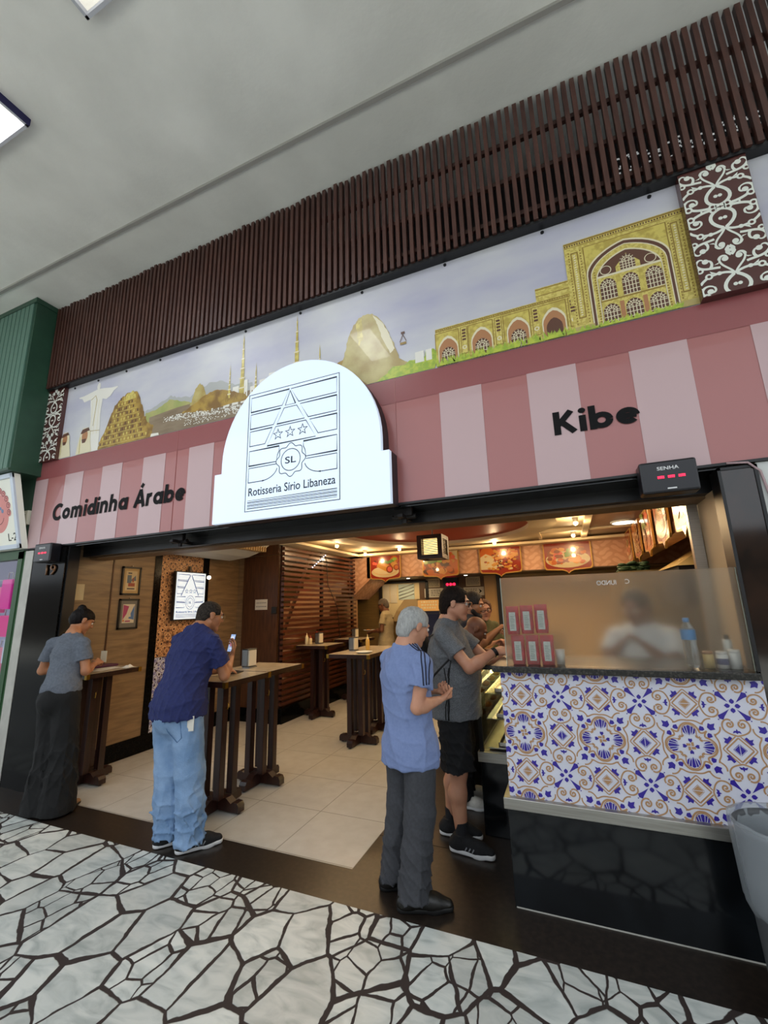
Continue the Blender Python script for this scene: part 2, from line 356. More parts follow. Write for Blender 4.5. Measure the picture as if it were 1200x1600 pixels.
# interior ceiling: a flat warm white ceiling with a round red disc in a pale ring, a cove frame and coffer ribs
ci = MB().box((-5.9, 3.3, 2.66), (2.2, 8.95, 2.8)); struct(ci, 'ceiling.002', m_ceil_in)
ring = MB(); cx, cy = -1.66, 5.72
n = 64; ring.add([(cx+r*math.cos(2*PI*i/n), cy+r*math.sin(2*PI*i/n), z) for r, z in ((1.28, 2.66), (1.28, 2.60), (1.62, 2.60), (1.62, 2.66)) for i in range(n)],
                 [(j*n+i, j*n+(i+1) % n, (j+1)*n+(i+1) % n, (j+1)*n+i) for j in range(3) for i in range(n)])
struct(ring, 'trim_20', m_ceil_in)
struct(MB().cyl((cx, cy, 2.65), (cx, cy, 2.66), 1.285, n=64), 'trim_21', m_ceil_red)
fr = MB().box((-4.02, 7.55, 2.57), (.95, 7.87, 2.61)).box((-4.02, 5.4, 2.57), (-3.72, 7.87, 2.61)).box((.28, 3.3, 2.60), (.36, 7.6, 2.66)).box((-.35, 6.6, 2.62), (-.31, 7.6, 2.66)).box((-.3, 6.75, 2.61), (.95, 6.83, 2.66))
struct(fr, 'trim_22', m_ceil_in)
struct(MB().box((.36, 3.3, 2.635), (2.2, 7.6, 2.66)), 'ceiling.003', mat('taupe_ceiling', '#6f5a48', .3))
# ---------------------------------------------------------------- facade
FY = 2.77
def front(y): return lambda u, v, d: (u, y-d, v)
# striped fascia
fz = thing('striped_fascia', 'long red and pink striped fascia panel over the shop opening with black lettering', 'signboard', (-2.2, 2.79, 2.32))
MB().box((-5.43, FY+.002, 2.325), (2.0, 2.81, 3.30)).obj('panel', m_rose, fz)
a = Art(front(FY+.001), step=.0015)
a.rect(-5.43, 3.10, 2.0, 3.30, 0, 1)
for k in range(-1, 25):
    x = -5.203+.3*k
    if k % 2: a.rect(max(x, -5.43), 2.327, min(x+.3, 2.0), 3.10, 1, 1) if not (-2.85 < x < -1.1) else None
a.obj('stripe_print', [m_red, m_pink], fz)
for q_ in (-3.262, -1.045): MB().box((q_, FY-.003, 2.327), (q_+.005, FY+.003, 3.30)).obj('panel_joint', m_rose, fz)
def bold(word, x, z, h, width, sl=0):
    """heavy round lettering drawn with a broad nib; h is the capital height"""
    W_ = .215; X = .68; r = (X-W_)/2+W_*0; A = []
    def ring(cx, a0=0, a1=360): return ('a', cx, X/2, (X-W_)/2, a0, a1)
    def L(*p): return ('l', p)
    G = {'K': (.72, [L((.09, 0), (.09, 1)), L((.13, .42), (.56, .96)), L((.22, .56), (.62, .04))]), 'i': (.24, [L((.10, 0), (.10, X)), ('d', .10, .88, .115)]),
         'b': (.70, [L((.09, 0), (.09, 1)), ring(.35)]), 'e': (.70, [ring(.34, -42, -360), L((.10, X/2), (.58, X/2))]), 'C': (.80, [('a', .46, .5, .41, 48, 312)]), 'o': (.74, [ring(.35)]),
         'm': (1.04, [L((.09, 0), (.09, X)), ('a', .275, X-.28, .19, 180, 0), L((.465, 0), (.465, X-.27)), ('a', .65, X-.28, .19, 180, 0), L((.84, 0), (.84, X-.27))]),
         'd': (.72, [L((.60, 0), (.60, 1)), ring(.34)]), 'n': (.68, [L((.09, 0), (.09, X)), ('a', .30, X-.29, .21, 180, 0), L((.51, 0), (.51, X-.28))]),
         'h': (.68, [L((.09, 0), (.09, 1)), ('a', .30, X-.29, .21, 180, 0), L((.51, 0), (.51, X-.28))]), 'a': (.72, [L((.60, 0), (.60, X)), ring(.34)]), 'r': (.44, [L((.09, 0), (.09, X)), ('a', .31, X-.31, .22, 180, 75)]),
         'Á': (.84, [L((.06, 0), (.40, .97)), L((.40, .97), (.74, 0)), L((.2, .30), (.6, .30)), L((.40, 1.08), (.54, 1.28))]), ' ': (.36, [])}
    G = {c: (w_+.07, S_) for c, (w_, S_) in G.items()}; tot = sum(G[c][0] for c in word); k = width/tot; a = Art(lambda u, v, d: (x+u*k+sl*v*h, FY-.0035-d, z+v*h)); ar = k/h; p = 0
    for c in word:
        w, S = G[c]
        for s in S:
            if s[0] == 'l': a.stroke([(p+q[0], q[1]) for q in s[1]], W_, 0)
            elif s[0] == 'd': a.disc(p+s[1], s[2], s[3], 0)
            else: a.arc(p+s[1], s[2], s[3], s[4], s[5], W_, 0, n=22)
        p += w
    a.obj('lettering', m_ink, fz)
bold('Comidinha Árabe', -5.03, 2.60, .18, 1.93, .08)
bold('Kibe', .03, 2.637, .155, .49)
e = MB().box((-5.43, 2.762, 2.312), (2.0, 2.81, 2.327)); e.obj('edge_strip', m_black, fz)

# printed mural
def mural_sky():
    m = bpy.data.materials.new('mural_print_sky'); m.use_nodes = True; nt = m.node_tree; N = nt.nodes; L = nt.links; b = N['Principled BSDF']
    tc = N.new('ShaderNodeTexCoord'); n = N.new('ShaderNodeTexNoise'); n.inputs['Scale'].default_value = 1.1; n.inputs['Detail'].default_value = 4
    mp = N.new('ShaderNodeMapping'); mp.inputs['Scale'].default_value = (1, 1, 2.5); L.new(tc.outputs['Object'], mp.inputs[0]); L.new(mp.outputs[0], n.inputs['Vector'])
    r = N.new('ShaderNodeValToRGB'); e = r.color_ramp.elements; e[0].position = .3; e[0].color = lin('#aaa9be'); e[1].position = .7; e[1].color = lin('#c9c9c8'); L.new(n.outputs[0], r.inputs[0])
    L.new(r.outputs[0], b.inputs['Base Color']); b.inputs['Roughness'].default_value = .38; b.inputs['Coat Weight'].default_value = .08; b.inputs['Coat Roughness'].default_value = .3
    return m
K = dict(rough=.33, coat=.08)
mm = [mural_sky(), mat('print_cream', '#d8cfb0', **K), mat('print_gold', '#cab95e', col2='#ae9a48', scale=22, detail=8, lo=.42, hi=.58, **K),
      mat('print_brown', '#5b3a2c', **K), mat('print_haze_green', '#a9a468', col2='#8f9a5a', scale=8, **K), mat('print_rock', '#a98a3e', col2='#7c5c2c', scale=9, detail=9, lo=.4, hi=.6, **K),
      mat('print_water', '#8b7a63', col2='#77654f', scale=3, st=(1, 1, 5), **K), mat('print_white', '#dcd9cf', **K), mat('print_lime', '#b4bf45', col2='#8fa83a', scale=30, detail=6, lo=.4, hi=.6, **K),
      mat('print_ochre', '#cfbf6a', col2='#b8a552', scale=60, detail=3, lo=.45, hi=.55, **K), mat('print_grey_hill', '#a6a7a5', **K), mat('print_dark_ornament', '#8d7231', **K), mat('print_skin', '#a9764f', **K),
      mat('print_pale_rock', '#bcae72', col2='#a08a4b', scale=7, detail=8, lo=.35, hi=.65, **K)]
mu = thing('printed_mural', 'long printed mural of towers, rocky hills and a golden palace above the striped fascia', 'mural', (-2.2, 2.79, 3.3))
MB().box((-5.1, FY+.002, 3.302), (.9, 2.81, 4.19)).obj('panel', mm[0], mu)
a = Art(front(FY+.001), (-5.09, 3.304, .9, 4.19), .0006)
rg = random.Random(3)
def rough(pts, amp=.012, n=5):
    out = []
    for i in range(len(pts)):
        p, q = pts[i], pts[(i+1) % len(pts)]; out.append(p)
        if abs(q[1]-p[1])+abs(q[0]-p[0]) > .05 and max(p[1], q[1]) > 3.32:
            for k in range(1, n): out.append((p[0]+(q[0]-p[0])*k/n+rg.uniform(-amp, amp), p[1]+(q[1]-p[1])*k/n+rg.uniform(-amp, amp)))
    return out
# robed figure with open arms
a.poly([(-4.6, 3.30), (-4.595, 3.50), (-4.60, 3.70), (-4.635, 3.87), (-4.64, 3.93), (-4.75, 3.92), (-4.79, 3.97), (-4.846, 3.985), (-4.846, 3.998), (-4.76, 4.0), (-4.62, 4.02), (-4.55, 4.03), (-4.50, 4.03), (-4.42, 4.02), (-4.31, 4.0), (-4.214, 3.995), (-4.214, 3.98), (-4.27, 3.955), (-4.313, 3.905), (-4.38, 3.88), (-4.44, 3.90), (-4.45, 3.72), (-4.425, 3.5), (-4.42, 3.30)], 7, 3)
a.disc(-4.527, 4.065, .028, 7, 3, ry=.042)
for x0, x1 in ((-4.60, -4.57), (-4.54, -4.53), (-4.49, -4.475)): a.stroke([(x0, 3.9), (x1, 3.5)], .006, 1, 4)
a.stroke([(-4.63, 3.92), (-4.56, 3.96), (-4.53, 3.9), (-4.55, 3.6)], .008, 13, 4); a.stroke([(-4.60, 3.55), (-4.43, 3.53)], .006, 13, 4)
# terraced tower town
a.poly(rough([(-4.42, 3.30), (-4.40, 3.394), (-4.29, 3.62), (-4.225, 3.77), (-4.146, 3.816), (-4.049, 3.874), (-3.9, 3.86), (-3.818, 3.697), (-3.762, 3.578), (-3.69, 3.47), (-3.615, 3.43), (-3.62, 3.30)]), 5, 5)
for k in range(9):
    z = 3.34+k*.058; w = .36-(k*.031)
    for j in range(int(w*40)):
        x = -4.03-w+j*.052+rg.uniform(-.006, .006)
        if x < -4.03+w*.9: a.rect(x, z, x+.018, z+.03, 3 if rg.random() < .45 else 9, 6)
    a.stroke([(-4.03-w, z-.01), (-4.03+w*.9, z-.014)], .006, 9, 6)
a.poly(rough([(-4.08, 3.78), (-4.05, 3.86), (-3.95, 3.88), (-3.9, 3.79)]), 9, 7)
# two men with headscarves
for x, z, k in ((-5.0, 3.52, .85), (-4.66, 3.5, 1.0)):
    a.at(x, z, k)
    a.poly([(-.13, -.25), (-.10, -.05), (-.075, .05), (-.04, .10), (.04, .10), (.085, .04), (.10, -.06), (.15, -.25)], 1, 7)
    a.disc(0, 0, .048, 12, 8, ry=.075); a.poly([(-.075, .04), (-.05, .085), (.05, .095), (.075, .055), (.05, .055), (-.05, .035)], 3, 9)
    a.poly([(-.045, -.03), (.03, -.03), (.02, -.075), (-.03, -.075)], 3, 9); a.stroke([(-.07, 0), (-.06, -.2)], .01, 9, 9)
    a.at()
# hills, water, town
a.poly(rough([(-3.76, 3.30), (-3.75, 3.60), (-3.6, 3.63), (-3.411, 3.70), (-3.3, 3.66), (-3.145, 3.62), (-2.911, 3.72), (-2.75, 3.70), (-2.6, 3.62), (-2.4, 3.6), (-2.4, 3.3)], .01), 10, 1)
a.poly(rough([(-3.74, 3.30), (-3.74, 3.58), (-3.58, 3.59), (-3.42, 3.66), (-3.25, 3.60), (-3.1, 3.56), (-3.1, 3.3)], .01), 4, 2)
a.poly([(-3.68, 3.28), (-3.68, 3.52), (-3.3, 3.55), (-2.9, 3.55), (-2.3, 3.52), (-2.3, 3.28)], 6, 3)
a.poly(rough([(-3.14, 3.53), (-3.11, 3.60), (-3.083, 3.69), (-3.026, 3.741), (-2.975, 3.69), (-2.93, 3.56), (-2.95, 3.5)], .006), 13, 4)
a.poly(rough([(-3.24, 3.47), (-3.1, 3.53), (-2.95, 3.6), (-2.8, 3.62), (-2.65, 3.58), (-2.52, 3.52), (-2.4, 3.45), (-2.9, 3.42)], .01), 5, 5)
for _ in range(230):
    x = rg.uniform(-3.48, -2.45); z = 3.46-(x+3.48)*.08+rg.uniform(-.035, .02)
    a.rect(x, z, x+rg.uniform(.008, .02), z+rg.uniform(.006, .014), 7, 6)
for _ in range(120):
    x = rg.uniform(-3.2, -2.5); z = rg.uniform(3.32, 3.39); a.rect(x, z, x+.01, z+.008, 7, 6)
a.poly([(-3.637, 3.30), (-3.63, 3.336), (-3.53, 3.33), (-3.52, 3.30)], 7, 8)
# slender spires
def spire(x, z0, z1, w):
    for i in range(6):
        t0, t1 = i/6, (i+1)/6; ww = w*(1-t0)**.9
        a.rect(x-ww/2, z0+(z1-z0)*t0, x+ww/2, z0+(z1-z0)*t1, 2, 5); a.rect(x-ww*.75, z0+(z1-z0)*t1-.012, x+ww*.75, z0+(z1-z0)*t1, 1, 6)
    a.poly([(x-.006, z1-.05), (x+.006, z1-.05), (x, z1+.06)], 2, 6)
spire(-2.515, 3.48, 4.06, .055); spire(-1.93, 3.48, 4.07, .055); spire(-2.66, 3.5, 3.78, .025); spire(-2.36, 3.5, 3.72, .025); spire(-1.7, 3.5, 3.72, .02)
for i in range(9): x = -2.72+i*.1; a.rect(x, 3.42, x+.07, 3.56+.04*(i % 3), 7, 4); a.rect(x+.02, 3.47, x+.03, 3.52, 11, 5); a.rect(x+.045, 3.47, x+.055, 3.52, 11, 5)
# great rounded rock
a.poly(rough([(-1.75, 3.28), (-1.62, 3.5), (-1.49, 3.57), (-1.3, 3.62), (-1.1, 3.55), (-.95, 3.42), (-.74, 3.30)], .012), 5, 4)
a.poly(rough([(-1.50, 3.50), (-1.469, 3.6), (-1.438, 3.73), (-1.387, 3.853), (-1.34, 3.905), (-1.299, 3.924), (-1.214, 3.915), (-1.132, 3.82), (-1.072, 3.70), (-1.032, 3.57), (-1.0, 3.46), (-.9, 3.38), (-.8, 3.30), (-1.25, 3.29)], .006), 13, 5)
a.poly(rough([(-1.21, 3.90), (-1.13, 3.81), (-1.07, 3.68), (-1.03, 3.55), (-1.07, 3.52), (-1.13, 3.66), (-1.17, 3.8)], .004), 1, 6)
a.poly(rough([(-1.36, 3.86), (-1.31, 3.90), (-1.3, 3.7), (-1.34, 3.66)], .008), 2, 6)
a.poly(rough([(-1.2, 3.29), (-1.05, 3.40), (-.85, 3.42), (-.72, 3.46), (-.70, 3.29)], .02), 8, 6)
a.rect(-.87, 3.38, -.80, 3.47, 7, 7); a.rect(-.785, 3.38, -.74, 3.47, 7, 7)
a.stroke([(-.987, 3.59), (-.96, 3.65), (-.935, 3.59)], .006, 3, 6); a.rect(-.985, 3.565, -.935, 3.585, 11, 6); a.rect(-.975, 3.655, -.945, 3.675, 3, 6)
# golden palace
def arch(cx, zb, w, h, m, layer, point=.3):
    r = w/2; P = [(cx-r, zb), (cx-r, zb+h-r)]
    for i in range(1, 9):
        t = PI*(1-i/8); P.append((cx+r*math.cos(t), zb+h-r+r*(math.sin(t))*(1+point*math.sin(t)**4)))
    P += [(cx+r, zb)]
    a.poly(P[::-1], m, layer)
def gwin(cx, zb, w, h, layer):
    arch(cx, zb, w, h, 3, layer, .1); r = w/2
    for i in range(1, 5): a.stroke([(cx-r+w*i/5, zb), (cx-r+w*i/5, zb+h-r*.9)], w*.05, 1, layer+1)
    for i in range(4): a.stroke([(cx-r, zb+(h-r)*i/3.4), (cx+r, zb+(h-r)*i/3.4)], w*.05, 1, layer+1)
    for i in range(7): t = PI*i/6; a.stroke([(cx+r*.35*math.cos(t), zb+h-r+r*.35*math.sin(t)), (cx+r*math.cos(t), zb+h-r+r*math.sin(t))], w*.045, 1, layer+1)
    a.arc(cx, zb+h-r, r*.35, 0, 180, w*.05, 1, layer+1); a.arc(cx, zb+h-r, r*.68, 0, 180, w*.04, 1, layer+1)
a.rect(-.706, 3.29, .24, 3.612, 9, 5); a.rect(-.706, 3.585, .24, 3.592, 11, 6); a.rect(-.706, 3.60, .24, 3.606, 11, 6); a.rect(.01, 3.61, .24, 3.71, 9, 5); a.stroke([(.01, 3.70), (.24, 3.70)], .008, 11, 6); a.stroke([(.01, 3.65), (.24, 3.65)], .006, 11, 6); a.stroke([(.02, 3.675), (.23, 3.675)], .012, 2, 6)
for i in range(60): a.rect(-.7+i*.0155, 3.594, -.692+i*.0155, 3.599, 11, 7)
for cx_ in (-.615, -.372, -.125, .105):
    a.rect(cx_-.095, 3.37, cx_+.085, 3.575, 11, 6); a.rect(cx_-.089, 3.37, cx_+.079, 3.569, 2, 7)
    arch(cx_, 3.29, .15, .225, 1, 8); arch(cx_, 3.29, .135, .205, 12, 9); gwin(cx_, 3.29, .098, .15, 10) if cx_ < 0 else arch(cx_, 3.29, .10, .155, 3, 10)
    x = cx_+.095
    a.rect(x, 3.36, x+.05, 3.575, 11, 7); a.rect(x+.005, 3.365, x+.045, 3.57, 9, 8)
    for j in range(4): a.rect(x+.012, 3.465+j*.025, x+.038, 3.48+j*.025, 3, 9)
    a.disc(x+.025, 3.41, .016, 1, 9); a.disc(x+.025, 3.41, .008, 2, 10)
a.rect(.218, 3.29, .895, 3.985, 9, 9)
a.stroke([(.22, 3.975), (.895, 3.975)], .012, 11, 10); a.stroke([(.22, 3.945), (.895, 3.945)], .005, 11, 10)
for i in range(44): a.rect(.222+i*.0155, 3.953, .23+i*.0155, 3.965, 3, 10)
a.rect(.33, 3.35, .806, 3.92, 11, 10); a.rect(.336, 3.35, .80, 3.914, 2, 11)
a.rect(.255, 3.40, .30, 3.90, 11, 10); a.rect(.262, 3.41, .293, 3.89, 9, 11); a.rect(.825, 3.40, .865, 3.90, 11, 10); a.rect(.831, 3.41, .859, 3.89, 9, 11)
for k in range(26):
    for x in (.239, .310, .815, .876): a.rect(x, 3.36+k*.0215, x+.008, 3.37+k*.0215, 11, 11)
    for x in (.27, .841): a.rect(x, 3.42+k*.018, x+.012, 3.428+k*.018, 1, 12)
def big(w, h, m, layer):
    r = w/2; P = [(.568-r, 3.29), (.568-r, 3.29+h*.68)]+[(.568-r+r*t, 3.29+h*.68+h*.32*(.78*math.sqrt(1-(1-t)**2)+.22*t)) for t in (.02, .06, .12, .2, .3, .42, .56, .7, .85, 1)]
    P += [(1.136-p[0], p[1]) for p in P[::-1][1:]]; a.poly(P[::-1], m, layer)
big(.47, .60, 1, 12); big(.455, .588, 3, 13); big(.425, .565, 1, 14); big(.415, .558, 9, 15); big(.365, .525, 1, 16); big(.355, .515, 3, 17)
for k in range(20):
    for x in (.372, .752): a.disc(x+.006, 3.34+k*.019, .006, 11, 16, 8)
a.rect(.392, 3.29, .744, 3.655, 9, 18); a.stroke([(.392, 3.655), (.744, 3.655)], .014, 1, 19); a.stroke([(.392, 3.475), (.744, 3.475)], .01, 11, 19)
a.poly([(.50, 3.65), (.50, 3.70), (.568, 3.78), (.636, 3.70), (.636, 3.65)], 9, 18)
gwin(.568, 3.665, .085, .105, 19)
for x in (.443, .693): a.disc(x, 3.695, .033, 1, 19); a.disc(x, 3.695, .028, 3, 20)
for x in (.443, .568, .697): gwin(x, 3.485, .092, .145, 20); gwin(x, 3.30, .092, .145, 20)
for x in (.505, .632):
    a.rect(x-.012, 3.49, x+.012, 3.64, 2, 20); a.rect(x-.012, 3.33, x+.012, 3.45, 12, 20)
a.rect(.22, 3.29, .34, 3.345, 13, 12); a.rect(.80, 3.29, .895, 3.345, 13, 12)
for _ in range(420):
    x = rg.uniform(-.70, .80); hh = rg.uniform(.01, .05)*(1.6 if x < .2 else 1)
    a.poly([(x-.012, 3.30), (x+.012, 3.30), (x+rg.uniform(-.03, .03), 3.30+hh)], 8, 22)
a.obj('printed_picture', mm, mu)
for x in (-4.95, -4.55, -4.1, -3.6, -3.1, -2.5, -1.9, -1.3, -.6, .1, .75): MB().cyl((x, FY-.006, 4.14), (x, FY+.002, 4.14), .012, n=10).obj('fixing_screw', m_black, mu)

# arabesque pillars
m_mar = mat('maroon_vinyl', '#4a2420', .25, coat=.4); m_ara = mat('white_arabesque_print', '#d9dcd2', .3, coat=.3)
def arabesque(a, cx, z0, hgt, w, n):
    for r in range(-1, n):
        for mx in (1, -1):
            for fl in (0, 1):
                k = hgt/1.0; a.ox, a.oy, a.k, a.mx, a.rot = cx, z0+r*hgt+(hgt if fl else 0), w/1.0, mx, 0
                s = -1 if fl else 1; h = hgt/w
                q = lambda pts: [(x, s*y*h) for x, y in pts]
                S = lambda pts, wd=.035, w1=None: a.stroke(q(pts), wd, 1, 2, w1=w1)
                S(bez((0, .02), (.20, .05), (.22, .16), (.02, .24)), .05); S(bez((0, .24), (.1, .30), (.36, .30), (.47, .20)), .04)
                S(bez((.02, .02), (.16, .0), (.36, .02), (.46, .09)), .045); S(bez((.46, .09), (.50, .15), (.38, .20), (.30, .15)), .05, .02)
                S(bez((.30, .15), (.26, .11), (.32, .08), (.36, .11)), .03); S(bez((0, .24), (.05, .32), (.16, .34), (.17, .42)), .03)
                S(bez((.17, .42), (.16, .47), (.06, .47), (.06, .42)), .045, .02); S(bez((.17, .34), (.30, .36), (.42, .34), (.48, .42)), .04)
                S(bez((.30, .355), (.24, .40), (.28, .46), (.36, .44)), .045, .02); S(bez((.48, .42), (.46, .48), (.40, .48), (.38, .46)), .035, .02)
                S(bez((0, .45), (.06, .49), (.06, .49), (0, .5)), .05)
                for x, y, rr in ((.10, .02, .055), (.42, .06, .06), (.34, .27, .055), (.36, .11, .045), (.09, .42, .045), (.35, .44, .045), (.20, .28, .035), (.44, .35, .05), (.03, .13, .03)):
                    a.disc(x, s*y*h, rr, 1, 2, 12)
                for x, y, rr in ((.10, .02, .025), (.42, .06, .028), (.34, .27, .025), (.44, .35, .022)): a.disc(x, s*y*h, rr, 0, 3, 12)
                for x, y, dx, dy in ((.24, .02, .03, -.03), (.27, .29, .05, .035), (.47, .15, .03, .03), (.22, .38, -.05, .02), (.40, .37, .02, -.03)):
                    a.poly(q([(x-.03, y), (x+.03, y), (x+dx, y+dy)]), 1, 2)
    a.at()
p1 = thing('arabesque_pillar', 'maroon pillar panel with white arabesque scrolls right of the golden palace', 'panel', (1.06, 2.75, 3.3))
MB().box((.895, 2.71, 3.30), (1.235, 2.82, 4.19)).obj('panel', m_mar, p1)
a = Art(front(2.7095), (.897, 3.302, 1.233, 4.19)); arabesque(a, 1.065, 3.26, .60, .36, 2); a.obj('scroll_print', [m_mar, m_ara], p1)
p2 = thing('arabesque_pillar', 'narrow maroon pillar panel with white arabesque scrolls at the mural left end', 'panel', (-5.22, 2.75, 3.3))
MB().box((-5.36, 2.73, 3.30), (-5.07, 2.82, 4.19)).obj('panel', m_mar, p2)
a = Art(front(2.7295), (-5.358, 3.302, -5.072, 4.19)); arabesque(a, -5.22, 3.26, .60, .34, 2); a.obj('scroll_print', [m_mar, m_ara], p2)
mr = thing('printed_mural', 'strip of pale printed mural right of the maroon pillar panel', 'mural', (1.6, 2.79, 3.3))
MB().box((1.235, FY, 3.30), (2.0, 2.82, 4.19)).obj('panel', mm[0], mr)
a = Art(front(FY-.0005)); a.rect(1.3, 3.302, 1.9, 3.66, 0); a.obj('printed_picture', [mm[2]], mr)

# wooden slat screen
sl = thing('wooden_slat_screen', 'dark wooden slat screen running along the top of the facade under the ceiling', 'slat screen', (-1.8, 2.72, 4.17))
b = MB(); x = -5.34; rg = random.Random(5)
while x < 1.95:
    zt = 5.235+rg.uniform(-.012, .012); b.box((x, 2.68+rg.uniform(-.002, .002), 4.185), (x+.03, 2.72, zt)); x += .0562
b.obj('slats', m_slat, sl)
for z in (4.30, 4.62, 4.95): MB().box((-5.34, 2.72, z), (1.95, 2.75, z+.035)).obj('rail', m_slat, sl)
MB().box((-5.34, 2.70, 4.165), (1.95, 2.80, 4.19)).obj('edge_strip', m_black, sl)
pf = MB(); rg = random.Random(9)
for k in range(430):
    x = -1.3+rg.random()*2.7; z = 4.36+rg.random()*.10+(.05 if x > 0 else 0); pf.box((x, 3.19, z), (x+.012, 3.192, z+.012))
for k in range(200):
    x = .7+rg.random()*.9; z = 4.75+rg.random()*.2; pf.box((x, 3.19, z), (x+.014, 3.192, z+.014))
pp = thing('perforated_panel', 'perforated panel with glowing daylight specks in the dark cavity behind the wooden slats', 'panel', (.1, 3.2, 4.2))
MB().box((-1.4, 3.195, 4.2), (1.9, 3.21, 5.1)).obj('sheet', m_dark, pp)
pf.obj('daylight_specks', mat('daylight_speck_glow', '#b8b8b4', .5, emis='#d8dcdc', es=.35), pp)['kind'] = 'stuff'  # glowing specks on the sheet stand in for daylight through perforations

# illuminated sign
sg = thing('illuminated_sign', 'big arched white illuminated sign with line emblem over the shop opening', 'sign', (-1.8, 2.7, 2.28))
P = [(-2.625, 2.30), (-1.043, 2.30), (-1.043, 2.68), (-1.105, 2.68), (-1.105, 2.80)]
P += [(-1.829+.724*math.cos(t), 2.80+.76*math.sin(t)) for t in [PI*i/32 for i in range(1, 32)]]+[(-2.553, 2.80), (-2.553, 2.72), (-2.625, 2.72)]
m_face = mat('lit_acrylic', '#b9c4cf', .18, emis='#d0e4fa', es=.62, coat=.3)
MB().prism(P, 2.66, 2.77).obj('casing', mat('sign_casing', '#2a2228', .45), sg)
MB().prism([(x*.998-.003, z) for x, z in P], 2.62, 2.66).obj('lit_face', m_face, sg)
a = Art(lambda u, v, d: (-2.29+.855*u, 2.6195-d, 2.369+v)); LW = .006
def OL(pts): a.stroke([(p[0], p[1]) for p in pts], LW, 0, 1, closed=True)
class _A:  # u is squeezed, so strokes are drawn in metres
    pass
a.fn = lambda u, v, d: (-2.29+u, 2.6195-d, 2.369+v); U = .855
OL([(0, 0), (U, 0), (U, 1), (0, 1)])
ul = lambda v: .395-(.96-v)*.53; ur = lambda v: .42+(.96-v)*.60
for i in range(3):
    v1 = .97-i*.15; v0 = v1-.127
    OL([(.022, v0), (ul(v0), v0), (ul(v1), v1), (.022, v1)]); OL([(ur(v0)+.0, v0), (U-.022, v0), (U-.022, v1), (ur(v1), v1)])
G = .035
for i, (v1, v0) in enumerate(((.955, .835), (.815, .69), (.67, .52))):
    L0, L1, R0, R1 = ul(v0)+G, ul(v1)+G, ur(v0)-G, ur(v1)-G
    if i == 0: OL([(L0, v0), (R0, v0), ((L1+R1)/2, v1)])
    else: OL([(L0, v0), (R0, v0), (R1, v1), (L1, v1)])
for sx in (.30, .415, .53):
    OL([(sx+(.045 if j % 2 == 0 else .018)*math.sin(j*PI/5), .60+(.045 if j % 2 == 0 else .018)*math.cos(j*PI/5)) for j in range(10)])
for mx_, ox in ((1, 0), (-1, U)):
    a.at(ox, 0, 1, 0, mx_); OL([(.022, .375), (.29, .375), (.30, .43), (.315, .46), (.315, .50), (.022, .50)])
    a.stroke([(.29, .355), (.022, .355), (.022, .235), (.16, .235)]+bez((.16, .235), (.24, .24), (.29, .28), (.30, .32)), LW, 0)
a.at()
OL([(.425+(.125+.012*math.cos(8*t))*math.cos(t), .37+(.125+.012*math.cos(8*t))*math.sin(t)) for t in [2*PI*i/96 for i in range(96)]])
a.arc(.425, .37, .088, 0, 360, LW, 0, n=48)
LW = .003
for v in (.022, .047, .072): OL([(.022, v), (U-.022, v), (U-.022, v+.014), (.022, v+.014)])
m_line = mat('emblem_line', '#16222f', .6)
a.obj('emblem', m_line, sg)
text('lettering', 'Rotisseria Sírio Libaneza', m_line, sg, lambda u, v, d: (-2.26+u, 2.6185-d, 2.493+v), .068, .004, .79, depth=.001)
text('lettering', 'SL', m_line, sg, lambda u, v, d: (-1.865+u, 2.6185-d, 2.712+v), .055, .005, .10, align='CENTER', depth=.001)

# call-number displays
m_led = mat('red_led', '#ff2040', .4, emis='#ff1838', es=4); m_wt = mat('white_lettering', '#d8d8d8', .5); m_disp = mat('display_black', '#17161b', .3)
def display(x0, x1, z0, z1, y, label, words=True, ry=0):
    t = thing('call_number_display', label, 'display', ((x0+x1)/2, y, z0)); w = x1-x0; hh = z1-z0
    MB().box((x0, y-.03, z0), (x1, 2.768, z1)).obj('case', m_disp, t, bev=.012)
    a = Art(lambda u, v, d: (x0+u*w, y-.031-d, z0+v*hh), step=.001)
    for i in range(3):
        cx_ = .36+i*.18
        for j in range(4): a.rect(cx_+(j-2)*.030, .44, cx_+(j-2)*.030+.022, .50, 0)
        a.rect(cx_-.06, .50, cx_+.055, .515, 0)
    a.obj('led_digits', m_led, t)
    if words: text('lettering', 'SENHA', m_wt, t, lambda u, v, d: (x0+.5*w+u, y-.031-d, z0+.70*hh+v), hh*.11, .02, w*.38, align='CENTER', depth=.001)
    a = Art(lambda u, v, d: (x0+u*w, y-.031-d, z0+v*hh)); a.rect(.44, .1, .6, .14, 0); a.obj('maker_mark', m_wt, t)
display(.435, .705, 2.175, 2.355, 2.69, 'black call number display with red digits on fascia below the word Kibe')
display(-5.065, -4.795, 2.145, 2.335, 2.69, 'small black call number display above the bronze number 19')
t = thing('house_number', 'bronze house number 19 on the black granite pillar', 'number', (-4.93, 2.77, 2.0))
m_bronze = mat('bronze', '#6b4a30', .4, metal=.8)
text('digits', '19', m_bronze, t, lambda u, v, d: (-5.0+u, 2.768-d, 2.02+v), .11, .01, .16, depth=.012)

